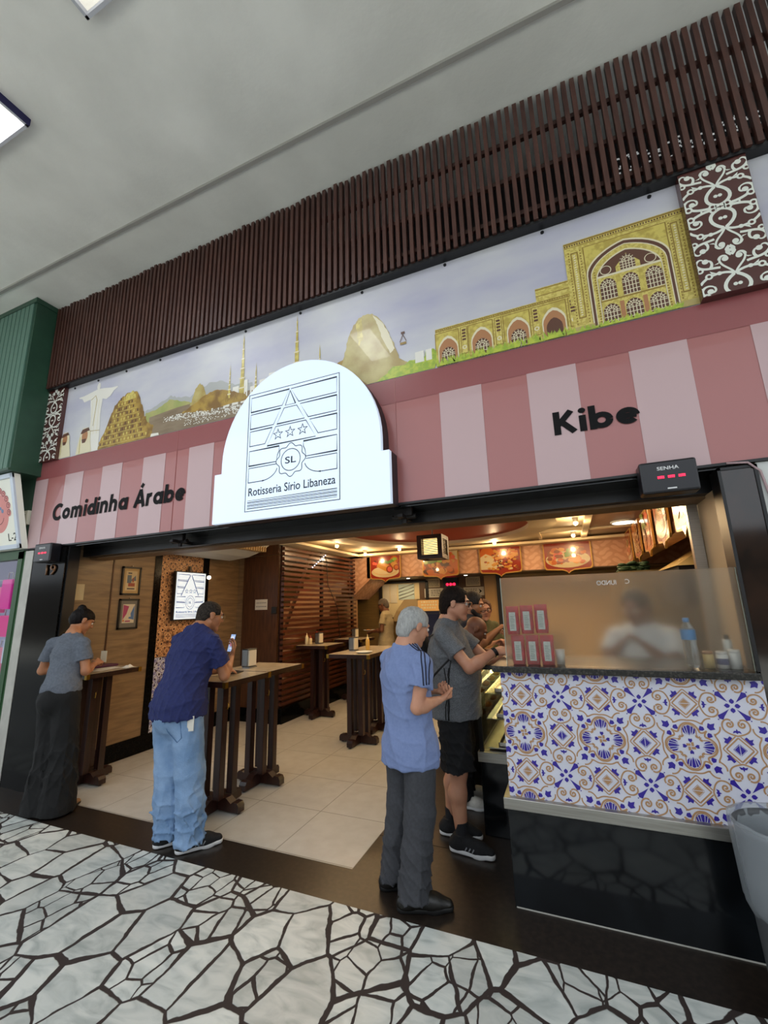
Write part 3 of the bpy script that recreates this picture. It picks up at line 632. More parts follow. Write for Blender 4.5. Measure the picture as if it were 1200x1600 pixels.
# hinged arm brackets under the fascia
m_lever = mat('dark_bracket', '#221f1f', .5, metal=.5)
for x, w in ((-1.05, 'in the middle of the opening'), (-3.28, 'towards the left end of the opening')):
    t = thing('shutter_bracket', 'black metal shutter bracket under the fascia '+w, 'bracket', (x, 2.9, 2.22))
    MB().box((x-.02, 2.80, 2.23), (x+.02, 3.06, 2.26)).box((x-.07, 2.86, 2.25), (x+.07, 2.90, 2.31)).obj('arm', m_lever, t, bev=.005)
    MB().cyl((x-.09, 2.9, 2.25), (x+.09, 2.9, 2.25), .018).cyl((x, 2.9, 2.31), (x, 2.9, 2.20), .02).obj('pivot', m_lever, t)
# conduit, ceiling lights
cd = MB(); cd.box((-9, 2.215, 5.225), (3, 2.245, 5.25)); tag(base(cd.obj('cable_conduit', mat('conduit_paint', '#9b9892', .6))), 'thin painted cable conduit running across the grey ceiling', 'conduit')
def luminaire(x0, x1, y0, y1, label, s=9):
    t = thing('ceiling_light', label, 'ceiling light', ((x0+x1)/2, (y0+y1)/2, 5.25)); z = 5.19
    MB().box((x0, y0, z), (x1, y0+.02, 5.25)).box((x0, y1-.02, z), (x1, y1, 5.25)).box((x0, y0, z), (x0+.02, y1, 5.25)).box((x1-.02, y0, z), (x1, y1, 5.25)).obj('frame', mat('lamp_frame', '#b9bac0', .5), t)
    MB().box((x1, y0, z), (x1+.008, y1, 5.25)).obj('edge', mat('indigo_edge', '#1d1b4a', .5), t)
    MB().box((x0+.02, y0+.02, 5.225), (x1-.02, y1-.02, 5.235)).obj('reflector', mat('lit_reflector', '#e8e4d8', .5, emis='#f2ecdc', es=.55), t)  # reflector lit by the tubes; its brightness is put in as emission
    for k in (-.06, .06):
        MB().cyl((x0+.06, (y0+y1)/2+k, 5.205), (x1-.06, (y0+y1)/2+k, 5.205), .014, n=10).obj('tube', mat('tube_glow', '#ffffff', .5, emis='#f2f6ff', es=s), t)
area('arcade_light', (-4.0, 1.19, 5.13), 1.1, 12, (.93, .97, 1), sy=.2); area('arcade_light', (-2.15, .7, 5.13), .3, 26, (.93, .97, 1), sy=.7)
luminaire(-4.6, -3.34, 1.07, 1.31, 'white fluorescent ceiling light at the left edge of the photo', 14)
luminaire(-2.35, -1.95, .30, 1.10, 'small fluorescent ceiling light cut by the top edge of the photo', 45)

# neighbour on the left
gb = thing('green_fascia_box', 'green painted tongue and groove fascia box of the neighbouring shop', 'fascia box', (-6.6, 2.6, 3.15))
MB().box((-15, 2.475, 3.16), (-5.36, 2.9, 5.2)).obj('box', m_green, gb)
b = MB(); x = -5.40
while x > -14.8: b.box((x-.075, 2.462, 3.165), (x-.004, 2.476, 5.19)); x -= .085
b.obj('boards', mat('green_boards', '#547566', .45), gb)
MB().box((-15, 2.455, 5.19), (-5.345, 2.9, 5.248)).obj('cap', m_green, gb); MB().box((-15, 2.455, 3.14), (-5.355, 2.9, 3.165)).obj('lower_edge', m_green, gb)
struct(MB().box((-15, 2.78, 2.30), (-5.41, 2.9, 3.2)), 'wall_neighbour', m_green)
t = thing('wall_box', 'small cream electrical box on the green wall beside the fascia', 'electrical box', (-5.5, 2.77, 2.6))
MB().box((-5.56, 2.74, 2.60), (-5.44, 2.78, 2.76)).obj('case', mat('cream_plastic', '#c9c6b4', .5), t, bev=.006)
a = Art(lambda u, v, d: (-5.5+u, 2.739-d, 2.68+v)); [a.stroke([(-.03, y), (.03, y)], .006, 0) for y in (-.03, -.01, .01, .03)]; a.stroke([(0, -.04), (0, .04)], .006, 0); a.obj('grille', m_ink, t)
# tilted neighbour sign (top leans out)
ns = thing('neighbour_sign', 'white framed sign of the neighbouring shop with a smiling pink child face', 'sign', (-5.9, 2.7, 2.32))
tn = (2.74-2.56)/(3.13-2.33)
def nf(u, v, d): return (-5.40+u, 2.715-v*tn-d, 2.33+v)
a = Art(nf); a.rect(-1.6, .0, 0, .80, 0, 0)
pts = lambda r, cx_, cz: [(cx_+r*math.cos(t), cz+r*1.12*math.sin(t)) for t in [2*PI*i/28 for i in range(28)]]
bd = MB(); q = [nf(-1.6, 0, 0), nf(0, 0, 0), nf(0, .8, 0), nf(-1.6, .8, 0), nf(-1.6, 0, -.06), nf(0, 0, -.06), nf(0, .8, -.06), nf(-1.6, .8, -.06)]
bd.add(q, [(0, 1, 2, 3), (7, 6, 5, 4), (0, 4, 5, 1), (1, 5, 6, 2), (2, 6, 7, 3), (3, 7, 4, 0)]); bd.obj('board', mat('sign_cream', '#dcdccf', .4, emis='#dcdccf', es=.12), ns)
fb = MB()
for p, r_ in (((-1.6, 0), (0, .045)), ((-1.6, .755), (0, .8)), ((-.05, 0), (0, .8))):
    (u0, v0), (u1, v1) = p, r_
    q = [nf(u0, v0, .02), nf(u1, v0, .02), nf(u1, v1, .02), nf(u0, v1, .02), nf(u0, v0, 0), nf(u1, v0, 0), nf(u1, v1, 0), nf(u0, v1, 0)]
    fb.add(q, [(0, 1, 2, 3), (7, 6, 5, 4), (0, 4, 5, 1), (1, 5, 6, 2), (2, 6, 7, 3), (3, 7, 4, 0)])
fb.obj('frame', mat('sign_white_frame', '#cdd6e2', .3), ns)
a = Art(nf, step=.001); fx, fz_ = -.36, .40
a.poly(pts(.19, fx, fz_), 0, 1); a.disc(fx-.06, fz_+.0, .02, 1, 2); a.disc(fx+.08, fz_+.02, .022, 1, 2); a.disc(fx+.05, fz_+.05, .018, 1, 2); a.arc(fx, fz_-.02, .1, 200, 340, .008, 2, 2)
for i in range(11):
    t_ = math.radians(-10+i*20); a.arc(fx+.2*math.cos(t_), fz_+.03+.22*math.sin(t_), .038, 0, 500, .008, 2, 3, n=22, r1=.008)
    a.disc(fx+.2*math.cos(t_), fz_+.03+.22*math.sin(t_), .04, 0, 2)
a.obj('face_print', [mat('face_pink', '#d98c86', .5), mat('face_blue', '#6f86a8', .5), mat('face_line', '#7a3c40', .5)], ns)
text('lettering', 'L-2', m_ink, ns, lambda u, v, d: nf(-.07+u, .09+v, d), .085, .0, .15, align='RIGHT', depth=.002)
# neighbour window
struct(MB().box((-5.53, 2.76, .0), (-5.45, 2.84, 2.30)).box((-15, 2.76, 2.22), (-5.45, 2.84, 2.31)).box((-15, 2.76, 0), (-5.45, 2.84, .5)).box((-15, 2.76, .5), (-14.9, 2.84, 2.3)).box((-5.45, 2.77, 0), (-5.41, 2.84, 2.30)), 'window_1', m_green_d)
m_glass = mat('clear_glass', '#ffffff', .02, trans=1, ior=1.1, spec=.4)
struct(MB().box((-14.9, 2.79, .5), (-5.53, 2.796, 2.22)), 'window_pane', m_glass)
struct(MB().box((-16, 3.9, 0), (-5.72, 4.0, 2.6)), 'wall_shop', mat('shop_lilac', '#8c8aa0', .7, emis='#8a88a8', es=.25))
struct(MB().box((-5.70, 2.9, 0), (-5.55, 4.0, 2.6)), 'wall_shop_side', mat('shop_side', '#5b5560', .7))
for k, (x, z, c, w, h_) in enumerate(((-5.99, 1.86, '#d42a96', .20, .34), (-6.22, 1.80, '#e06aa0', .2, .3), (-6.02, 1.50, '#d83c8c', .2, .24), (-5.93, 1.22, '#a9b4c6', .14, .26), (-6.1, 1.12, '#c06a8a', .16, .28), (-5.95, .90, '#93a0b8', .2, .28))):
    t = thing('gift_bag', ['magenta shopping bag hanging highest in the neighbouring window', 'light pink bag overlapping the magenta bag in the window', 'deep pink bag hanging below the light pink bag', 'pale blue bag hanging in the middle of the window', 'dusty pink bag low in the neighbouring window', 'grey blue bag lowest in the neighbouring window'][k], 'bag', (x, 2.95, z-h_/2), 'bags in the neighbouring window')
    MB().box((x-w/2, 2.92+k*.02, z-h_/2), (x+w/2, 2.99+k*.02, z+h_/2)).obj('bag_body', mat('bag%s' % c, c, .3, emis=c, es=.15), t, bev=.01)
    MB().tube([(x-w*.25, 2.95+k*.02, z+h_/2), (x-w*.2, 2.95+k*.02, z+h_/2+.08), (x+w*.2, 2.95+k*.02, z+h_/2+.08), (x+w*.25, 2.95+k*.02, z+h_/2)], .005).obj('handle', m_white, t)

# right end: marble jamb, white wall
struct(MB().box((.83, 2.772, 1.2), (.985, 2.9, 2.30)).box((.83, 2.772, .0), (.985, 2.9, 1.2)), 'wall_jamb', m_marble_brn)
struct(MB().box((.815, 2.765, 1.25), (.83, 2.9, 2.30)).box((.975, 2.765, 0), (.99, 2.8, 2.30)).box((.815, 2.765, 2.285), (.99, 2.8, 2.30)), 'trim_30', m_black)
struct(MB().box((.99, 2.78, 0), (4, 2.9, 2.31)), 'wall_right_outer', m_white)
struct(MB().box((.83, 2.9, 1.25), (.95, 3.35, 2.22)), 'wall_reveal', mat('beige_reveal', '#b59b78', .5))
tag(base(MB().box((.765, 3.28, 1.25), (.825, 3.33, 2.22)).obj('steel_post', m_steel)), 'slim steel post beside the right marble jamb', 'post')
tag(base(MB().tube([(.86, 2.76, 2.32), (.95, 2.755, 2.31), (1.0, 2.77, 2.26), (1.02, 2.77, 2.1), (1.04, 2.77, 1.95), (1.07, 2.77, 1.80), (1.12, 2.77, 1.74), (1.3, 2.77, 1.72)], .006).obj('cable', mat('pink_cable', '#a88d90', .6))), 'thin loose cable hanging down beside the right jamb', 'cable')
tag(base(MB().box((1.03, 2.72, 1.58), (1.2, 2.78, 1.80)).obj('meter_box', m_black, bev=.01)), 'black box mounted on the white wall at the right edge', 'box')
# ---------------------------------------------------------------- service counter with printed tiles
m_tw = mat('tile_white', '#cdcdd8', .3, col2='#c6c6d2', scale=8); m_tb = mat('tile_blue', '#33248c', .3); m_tg = mat('tile_gold', '#a9825c', .3)
m_tw2 = mat('tile_warm_lit', '#d8a676', .35, col2='#cd9968', scale=8); m_td = mat('tile_brown', '#3a1c1c', .35)  # upper panel: warm lamp light put into the white tile's base colour
def azulejo(a, x0, z0, P, nx, nz, ix=0, iz=0):
    """unit cell: medallion at the corner, blue and ochre diamonds on its sides, scrolls in its middle"""
    for i in range(ix, nx):
        for j in range(iz, nz):
            ox, oy = x0+i*P, z0+j*P
            for q in range(4):
                for mx in (1, -1):
                    a.at(ox, oy, P, q*PI/2, mx)
                    # medallion
                    a.stroke(bez((.27, 0), (.275, .075), (.20, .105), (.165, .115)), .0210, 2, 2); a.stroke(bez((.19, .19), (.17, .165), (.155, .14), (.165, .115)), .0180, 2, 2)
                    a.stroke(bez((.255, 0), (.255, .05), (.21, .09), (.13, .075)), .0105, 2, 2)
                    a.stroke(bez((.13, .075), (.10, .07), (.10, .11), (.125, .105)), .0300, 2, 3, w1=.008)
                    a.poly([(.12, 0), (.16, .012), (.235, .02), (.245, 0)], 1, 2); a.poly([(.13, .018), (.17, .035), (.225, .05), (.235, .028), (.17, .02)], 1, 2); a.poly([(.135, .035), (.16, .062), (.20, .072), (.215, .056), (.17, .045)], 1, 2)
                    a.poly([(.04, 0), (.065, .022), (.09, .018), (.085, 0)], 1, 2)
                    a.poly([(.205, .11), (.245, .125), (.235, .16), (.205, .17), (.19, .15), (.19, .12)], 1, 1)
                    # cushion on the diagonal
                    a.poly([(.215, .215), (.232, .20), (.285, .215), (.27, .24), (.285, .285)], 1, 2)
                    # outer contour, brackets and diamonds
                    a.stroke(bez((.30, .0), (.315, .10), (.27, .115), (.27, .15))+bez((.27, .15), (.30, .17), (.34, .19), (.335, .25)), .0165, 2, 1)
                    a.stroke([(.365, 0), (.5, .135)], .0165, 2, 1) if q % 2 == 0 else a.stroke([(.365, 0), (.5, .135)], .0165, 2, 1)
                    a.stroke([(.33, .0), (.345, .02), (.475, .15)], .0135, 2, 1)
                    m = 1 if q % 2 == 0 else 2
                    a.poly([(.43, 0), (.496, 0), (.496, .066)], m, 2); a.stroke([(.44, 0), (.5, .06)], .004, 0, 3)
                    a.poly([(.35, .075), (.385, .06), (.44, .13), (.415, .15), (.39, .12), (.35, .13), (.365, .10)], 1, 2)
                    # scroll cluster round (.5, .5)
                    a.arc(.40, .415, .105, 250, 110, .0180, 2, 2, n=14) if False else None
                    a.stroke(bez((.5, .155), (.42, .175), (.355, .20), (.36, .27)), .0165, 2, 2); a.stroke(bez((.36, .27), (.365, .33), (.42, .36), (.455, .33)), .0180, 2, 2)
                    a.arc(.435, .285, .042, 60, -420, .0195, 2, 2, n=26, r1=.004)
                    a.poly([(.5, .18), (.485, .195), (.455, .185), (.47, .215), (.49, .215), (.5, .24)], 1, 2)
                    a.poly([(.5, .415), (.474, .44), (.478, .462), (.5, .478)], 1, 2)
                    a.poly([(.345, .345), (.385, .335), (.405, .375), (.46, .46), (.385, .40)], 1, 2)
                    a.disc(.335, .335, .008, 1, 2, 8)
            a.at(ox, oy, P)
            for q in range(4): a.rot = q*PI/2; a.rect(.005, .005, .032, .0480, 2, 3)
            a.at()
sc_t = thing('service_counter', 'front service counter clad in blue and ochre patterned tiles over polished black marble', 'counter', (.2, 2.9, 0))
MB().box((-.43, FY, .545), (.83, 3.2, 1.215)).obj('tiled_panel', m_tw, sc_t)
a = Art(front(FY), (-.43, .546, .83, 1.213), .0006); azulejo(a, -.32, .884, .403, 4, 2, -1, -1)
a.obj('tile_print', [m_tw, m_tb, m_tg], sc_t)
MB().box((-.447, FY, 0), (.83, 3.2, .487)).obj('marble_base', m_marble_blk, sc_t, bev=.004)
MB().box((-.44, FY-.002, -.0), (.83, FY+.0, .006)).obj('grout_line', m_strip, sc_t)
MB().box((-.462, 2.735, .487), (.83, 3.2, .545)).obj('steel_ledge', m_steel, sc_t, bev=.003)
tag(base(MB().box((-.47, 2.712, 1.215), (.815, 3.3, 1.25)).obj('granite_worktop', m_gran_speck, bev=.004)), 'speckled black granite worktop lying on the tiled counter', 'worktop')
# frosted screen
def frosted():
    m = bpy.data.materials.new('frosted_glass'); m.use_nodes = True; nt = m.node_tree; N = nt.nodes; L = nt.links; b = N['Principled BSDF']
    b.inputs['Transmission Weight'].default_value = 1; b.inputs['Roughness'].default_value = .25; b.inputs['IOR'].default_value = 1.3
    n = N.new('ShaderNodeTexNoise'); n.inputs['Scale'].default_value = 6; n.inputs['Detail'].default_value = 8; tc = N.new('ShaderNodeTexCoord'); L.new(tc.outputs['Object'], n.inputs['Vector'])
    r = N.new('ShaderNodeValToRGB'); r.color_ramp.elements[0].color = lin('#c4bcae'); r.color_ramp.elements[1].color = lin('#e2dccf'); L.new(n.outputs[0], r.inputs[0]); L.new(r.outputs[0], b.inputs['Base Color'])
    b.inputs['Base Color'].default_value = (.95, .94, .9, 1); L.remove(b.inputs['Base Color'].links[0])
    df = N.new('ShaderNodeBsdfTranslucent'); d2 = N.new('ShaderNodeBsdfDiffuse'); L.new(r.outputs[0], df.inputs[0]); L.new(r.outputs[0], d2.inputs[0])
    m1 = N.new('ShaderNodeMixShader'); m1.inputs[0].default_value = .4; L.new(df.outputs[0], m1.inputs[1]); L.new(d2.outputs[0], m1.inputs[2])
    m2 = N.new('ShaderNodeMixShader'); m2.inputs[0].default_value = .08; L.new(b.outputs[0], m2.inputs[1]); L.new(m1.outputs[0], m2.inputs[2]); L.new(m2.outputs[0], N['Material Output'].inputs[0])
    return m
gs = thing('frosted_glass_screen', 'frosted glass screen standing on the granite worktop', 'glass screen', (.2, 2.79, 1.25))
MB().box((-.385, 2.786, 1.252), (.812, 2.794, 1.766)).obj('pane', frosted(), gs)
MB().box((-.389, 2.784, 1.25), (-.385, 2.796, 1.766)).obj('edge', mat('glass_edge', '#9a9d90', .3), gs)
MB().box((.812, 2.784, 1.25), (.816, 2.796, 1.766)).obj('edge', mat('glass_edge', '#9a9d90', .3), gs)
text('lettering', 'IUNDO', m_white, gs, lambda u, v, d: (.255-u, 2.785-d, 1.700+v), .026, .0, .10, depth=.0005); text('lettering', 'C', m_white, gs, lambda u, v, d: (.30-u, 2.785-d, 1.703+v), .026, 0, .022, align='RIGHT', depth=.0005)  # mirrored reflection in the glass, laid on the pane as white text
# six coffee bags right behind the glass
m_foil = mat('red_foil', '#c00f2c', .28, col2='#960a20', scale=25, bump=.5, bscale=30); m_label = mat('bag_label', '#c9d3d2', .5, col2='#b9c4c4', scale=80)
pos = ['left', 'middle', 'right']
for r_ in range(2):
    for k in range(3):
        x = -.335+k*.083+(.018 if r_ == 0 else 0); z0 = 1.252+.172*r_+(.004*k if r_ else 0); y = 2.829+.002*k
        t = thing('coffee_bag', 'red foil coffee bag with pale label, %s in the %s row behind the glass' % (pos[k], ['bottom', 'top'][r_]), 'coffee bag', (x, y, z0), 'red bags behind the frosted glass')
        rg = random.Random(k+5*r_); b = MB(); rows = []
        for j, (w, d) in enumerate(((.034, .026), (.037, .030), (.038, .030), (.037, .028), (.036, .024), (.037, .012), (.038, .003))):
            z = z0+.168*j/6
            rows += [(x+w*cx_+rg.uniform(-.001, .001), y+d*cy_, z) for cx_, cy_ in ((-1, -.7), (-.8, -1), (.8, -1), (1, -.7), (1, .7), (.8, 1), (-.8, 1), (-1, .7))]
        b.add(rows, [(j*8+i, j*8+(i+1) % 8, (j+1)*8+(i+1) % 8, (j+1)*8+i) for j in range(6) for i in range(8)]+[tuple(range(8))[::-1], tuple(range(48, 56))])
        b.obj('pouch', m_foil, t)
        MB().box((x-.019, y-.0325, z0+.022), (x+.019, y-.030, z0+.132)).obj('label', m_label, t)
        a = Art(lambda u, v, d: (x+u, y-.0327-d, z0+v)); [a.rect(-.013, .035+j*.010, .008+(j % 3)*.002, .038+j*.010, 0) for j in range(8)]; a.obj('label_print', mat('label_grey_ink', '#6f7a7a', .5), t)
# water bottle and jars
m_pet = mat('clear_plastic', '#dfe8ee', .08, trans=.9, ior=1.2)
t = thing('water_bottle', 'clear water bottle with blue cap and blue label standing behind the glass', 'bottle', (.572, 2.86, 1.25))
MB().lathe((.572, 2.86, 1.25), [(.0, 0), (.030, .002), (.033, .02), (.031, .06), (.034, .09), (.031, .12), (.034, .15), (.034, .19), (.028, .215), (.014, .235), (.013, .255), (0, .256)]).obj('bottle_body', m_pet, t)
MB().lathe((.572, 2.86, 1.25), [(.0, .258), (.0155, .258), (.0155, .236), (.0, .236)]).obj('cap', mat('blue_cap', '#3f86c8', .4), t)
MB().lathe((.572, 2.86, 1.25), [(.0348, .145), (.0352, .147), (.0352, .195), (.0348, .197)]).obj('label', mat('blue_label', '#2d7fc4', .35), t)
for n_, (x, y, h_, r_, c, lc, lab, nm) in enumerate(((.645, 2.86, .085, .024, '#b8a066', '#8a5a30', 'yellow and brown packet jar left of the white jars', 'jar'), (.705, 2.86, .085, .026, '#cfd3d6', '#c8ccd0', 'white jar with dark blue band behind the glass', 'jar'), (.76, 2.86, .095, .026, '#c6ccce', '#c6ccce', 'white plastic jar nearest the right edge of the glass', 'jar'), (.757, 2.93, .165, .02, '#cdd6d6', '#2a2422', 'tall white bottle with dark nozzle behind the glass', 'bottle'))):
    t = thing(nm, lab, nm, (x, y, 1.25), 'jars behind the glass')
    MB().lathe((x, y, 1.25), [(0, 0), (r_, .001), (r_, h_*.82), (r_*.85, h_*.86), (0, h_*.86)]).obj('container', mat('jar%d' % n_, c, .4), t)
    MB().lathe((x, y, 1.25), [(0, h_), (r_*(.5 if nm == 'bottle' else .95), h_), (r_*(.6 if nm == 'bottle' else .98), h_*.84), (0, h_*.84)]).obj('lid', mat('lid%d' % n_, lc, .4), t)
    if n_ == 1: MB().lathe((x, y, 1.25), [(r_+.0006, .02), (r_+.0008, .021), (r_+.0008, .05), (r_+.0006, .051)]).obj('band', mat('navy_band', '#27386f', .4), t)
tag(base(MB().lathe((-.085, 2.86, 1.25), [(0, .001), (.022, .001), (.027, .085), (.025, .085), (.020, .006), (0, .006)]).obj('paper_cup', m_white)), 'white paper cup behind the glass right of the red coffee bags', 'cup')

# display case along the queue
m_blk2 = mat('case_black', '#0c0b0b', .3); m_shelf = mat('glass_shelf', '#e8f0e0', .05, trans=.85, ior=1.2)
dc = thing('display_case', 'long glass food display case lit yellow from inside, on a black marble base', 'display case', (-.4, 5, 0))
CX0, CX1, CY0, CY1 = -.73, -.1, 3.455, 6.9
MB().box((CX0, CY0, 0), (CX1, CY1, .48)).obj('marble_base', m_marble_blk, dc, bev=.004)
MB().box((CX0-.012, CY0-.012, .48), (CX1, CY1, .545)).obj('steel_rim', m_steel, dc)
MB().box((CX0, CY0, 1.12), (CX1, CY1, 1.15)).obj('top', m_gran_speck, dc)
for x, y in ((CX0, CY0), (CX1-.03, CY0), (CX0, CY1-.03), (CX0, 5.1)): MB().box((x, y, .545), (x+.03, y+.03, 1.12)).obj('post', m_blk2, dc)
MB().box((CX0+.008, CY0+.03, .55), (CX0+.013, CY1-.03, 1.12)).box((CX0+.03, CY0+.006, .55), (CX1-.03, CY0+.011, 1.12)).obj('glass', m_glass, dc)
MB().box((CX1-.02, CY0+.03, .545), (CX1, CY1, 1.12)).obj('back', mat('case_back', '#b5a050', .5), dc)
for z in (.56, .76, .94): MB().box((CX0+.06, CY0+.05, z), (CX1-.03, CY1-.05, z+.006)).obj('shelf', m_shelf if z > .6 else m_steel, dc)
MB().cyl((CX0+.12, CY0+.06, 1.10), (CX0+.12, CY1-.1, 1.10), .012).obj('light_tube', mat('case_tube', '#ffe9a0', .5, emis='#ffdf80', es=12), dc)
area('display_case_light', ((CX0+CX1)/2, (CY0+CY1)/2, 1.11), .4, 60, (1, .80, .36), sy=3.0)
rg = random.Random(11); first = None; nt_ = 0
place_names = ['nearest', 'second', 'third', 'fourth', 'fifth', 'sixth']
for zi, z in enumerate((.566, .766, .946)):
    for k in range(6):
        y = CY0+.22+k*.34
        t = thing('steel_tray', 'steel tray on the %s shelf of the display case, %s from the street end' % (['bottom', 'middle', 'top'][zi], place_names[k]), 'tray', (-.42, y, z), 'trays in the display case')
        MB().box((-.60, y-.14, z), (-.2, y+.14, z+.006)).box((-.60, y-.14, z), (-.594, y+.14, z+.03)).box((-.60, y-.14, z), (-.2, y-.134, z+.03)).box((-.60, y+.134, z), (-.2, y+.14, z+.03)).box((-.206, y-.14, z), (-.2, y+.14, z+.03)).obj('tray_body', m_steel, t)
m_pastry = mat('golden_pastry', '#b97b2c', .55, col2='#8a5319', scale=30, bump=.3); 
proto = None
for zi, z in enumerate((.572, .772, .952)):
    for k in range(6):
        for j in range(4):
            y = CY0+.22+k*.34+(-.06 if j % 2 else .06); x = -.54+.13*j
            if not proto:
                proto = tag(MB().ball((0, 0, .026), (.045, .035, .028), 12, 8).obj('pastry', m_pastry), 'x', 'pastry', 'golden pastries in the display case'); o = proto
            else: o = proto.copy(); C.objects.link(o)
            o.location = (x, y, z); o['label'] = 'golden pastry on the %s case shelf, %s tray from the street, %s' % (['bottom', 'middle', 'top'][zi], place_names[k], ['beside the queue', 'second from the queue', 'third from the queue', 'farthest from the queue'][j])

# waste bin
t = thing('waste_bin', 'grey plastic waste bin with a clear liner at the right edge', 'bin', (.69, 2.38, 0))
MB().lathe((.69, 2.38, 0), [(0, .004), (.12, .0), (.13, .01), (.165, .70), (.172, .715), (.165, .72), (.158, .70), (.12, .03), (0, .03)], 32).obj('bin_body', mat('grey_plastic', '#4a4c4f', .45), t)
rg = random.Random(2); pr = []; n = 40
vs = []
for j, (r_, z) in enumerate(((.15, .40), (.172, .44), (.178, .55), (.182, .70), (.186, .735), (.172, .735), (.15, .68), (.13, .55))):
    for k in range(n): vs.append((.69+(r_+rg.uniform(-.006, .006))*math.cos(2*PI*k/n), 2.38+(r_+rg.uniform(-.006, .006))*math.sin(2*PI*k/n), z+rg.uniform(-.012, .012)*(j in (0,))))
b = MB(); b.add(vs, [(j*n+k, j*n+(k+1) % n, (j+1)*n+(k+1) % n, (j+1)*n+k) for j in range(7) for k in range(n)], True)
b.obj('liner', mat('clear_liner', '#a9b0b6', .35, alpha=.4), t)
# ---------------------------------------------------------------- inside: left wall
def wallx(x, y0, z0, d0=0): return lambda u, v, d: (x+d0+d, y0+u, z0+v)
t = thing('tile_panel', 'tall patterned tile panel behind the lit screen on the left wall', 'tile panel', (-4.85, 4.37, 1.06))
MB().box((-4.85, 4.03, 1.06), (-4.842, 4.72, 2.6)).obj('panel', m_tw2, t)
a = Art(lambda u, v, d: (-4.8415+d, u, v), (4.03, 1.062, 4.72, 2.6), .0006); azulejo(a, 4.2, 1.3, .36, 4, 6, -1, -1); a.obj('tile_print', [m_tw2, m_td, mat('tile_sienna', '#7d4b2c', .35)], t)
t = thing('tile_panel', 'lower grey patterned tile panel beneath the lit screen, behind the man in navy', 'tile panel', (-4.85, 4.37, .19))
MB().box((-4.85, 4.03, .19), (-4.842, 4.72, 1.05)).obj('panel', m_tw, t)
a = Art(lambda u, v, d: (-4.8415+d, u, v), (4.03, .19, 4.72, 1.05), .0006); azulejo(a, 4.2, .4, .36, 4, 4, -1, -1); a.obj('tile_print', [m_tw, m_td, m_tb], t)
def picture(y0, y1, z0, z1, label, paint):
    t = thing('framed_poster', label, 'framed picture', (-4.85, (y0+y1)/2, z0))
    MB().box((-4.85, y0, z0), (-4.83, y1, z0+.02)).box((-4.85, y0, z1-.02), (-4.83, y1, z1)).box((-4.85, y0, z0), (-4.83, y0+.02, z1)).box((-4.85, y1-.02, z0), (-4.83, y1, z1)).obj('frame', m_black, t)
    MB().box((-4.848, y0+.02, z0+.02), (-4.84, y1-.02, z1-.02)).obj('mount', mat('mount'+label[:8], paint[0], .5), t)
    a = Art(lambda u, v, d: (-4.8395+d, y0+u*(y1-y0), z0+v*(z1-z0)), step=.0008)
    for i, (q, m) in enumerate(paint[2]): a.poly(q, m, 1+i)
    a.obj('poster_print', [mat('poster%s%d' % (label[:5], i), c, .5) for i, c in enumerate(paint[1])], t)
    MB().cyl((-4.83, (y0+y1)/2, z1+.01), (-4.845, (y0+y1)/2, z1+.01), .006, n=8).obj('nail', m_steel, t)
R4 = lambda x0, y0, x1, y1: [(x0, y0), (x1, y0), (x1, y1), (x0, y1)]
picture(3.49, 3.735, 1.82, 2.155, 'upper framed poster, cream with small blocks, on the left wall', ('#b3935f', ['#c9b48a', '#5d6a74', '#9a4a33', '#3a3440'],
    [(R4(.2, .15, .8, .85), 0), (R4(.28, .42, .5, .7), 1), (R4(.35, .3, .7, .42), 2), ([(.45, .5), (.72, .7), (.75, .5)], 1), (R4(.3, .2, .7, .24), 3), (R4(.3, .75, .5, .79), 3), (R4(.55, .45, .62, .6), 2)]))
picture(3.49, 3.745, 1.425, 1.775, 'lower framed poster, grey with magenta and blue picture, on the left wall', ('#6b665c', ['#a03a62', '#4f6f9a', '#c9bca0', '#c97a3a'],
    [(R4(.2, .2, .8, .82), 2), ([(.22, .3), (.22, .8), (.5, .75), (.4, .5)], 0), ([(.5, .35), (.78, .8), (.78, .3)], 1), ([(.4, .4), (.55, .75), (.62, .4)], 2), (R4(.22, .25, .3, .31), 3), (R4(.35, .24, .6, .28), 0)]))
tag(base(MB().box((-4.85, 2.985, 1.76), (-4.843, 3.075, 1.93)).box((-4.846, 2.99, 1.80), (-4.842, 3.07, 1.804)).obj('paper_notice', mat('aged_paper', '#c7b48a', .7))), 'small cream paper notice on the wall above the woman in grey', 'notice')
# lit screen
t = thing('lit_screen', 'lit white wall screen with blue line emblem, above the man in navy', 'screen', (-4.85, 4.45, 1.49))
MB().box((-4.85, 4.36, 1.7), (-4.80, 4.56, 1.9)).box((-4.82, 4.44, 1.88), (-4.80, 4.47, 2.22)).obj('bracket', m_black, t)
MB().box((-4.80, 4.18, 1.495), (-4.755, 4.70, 2.14)).obj('case', m_black, t)
MB().box((-4.755, 4.195, 1.51), (-4.752, 4.69, 2.125)).obj('lit_face', mat('screen_lit', '#dfe8ee', .3, emis='#cfe4f2', es=.75), t)
a = Art(lambda u, v, d: (-4.7515+d, 4.20+u*.48, 1.515+v*.60)); m_bl = mat('emblem_blue', '#2a3f8f', .5, emis='#2a3f8f', es=.3)
O2 = lambda pts, w=.008: a.stroke(pts, w, 0, 1, closed=True)
for i in range(3):
    v1 = .97-i*.15; v0 = v1-.125
    O2([(.03, v0), (.44-(.96-v0)*.6, v0), (.44-(.96-v1)*.6, v1), (.03, v1)]); O2([(.52+(.96-v0)*.6, v0), (.97, v0), (.97, v1), (.52+(.96-v1)*.6, v1)])
a.stroke([(.46, .96), (.17, .5)], .02, 0); a.stroke([(.5, .96), (.79, .5)], .02, 0)
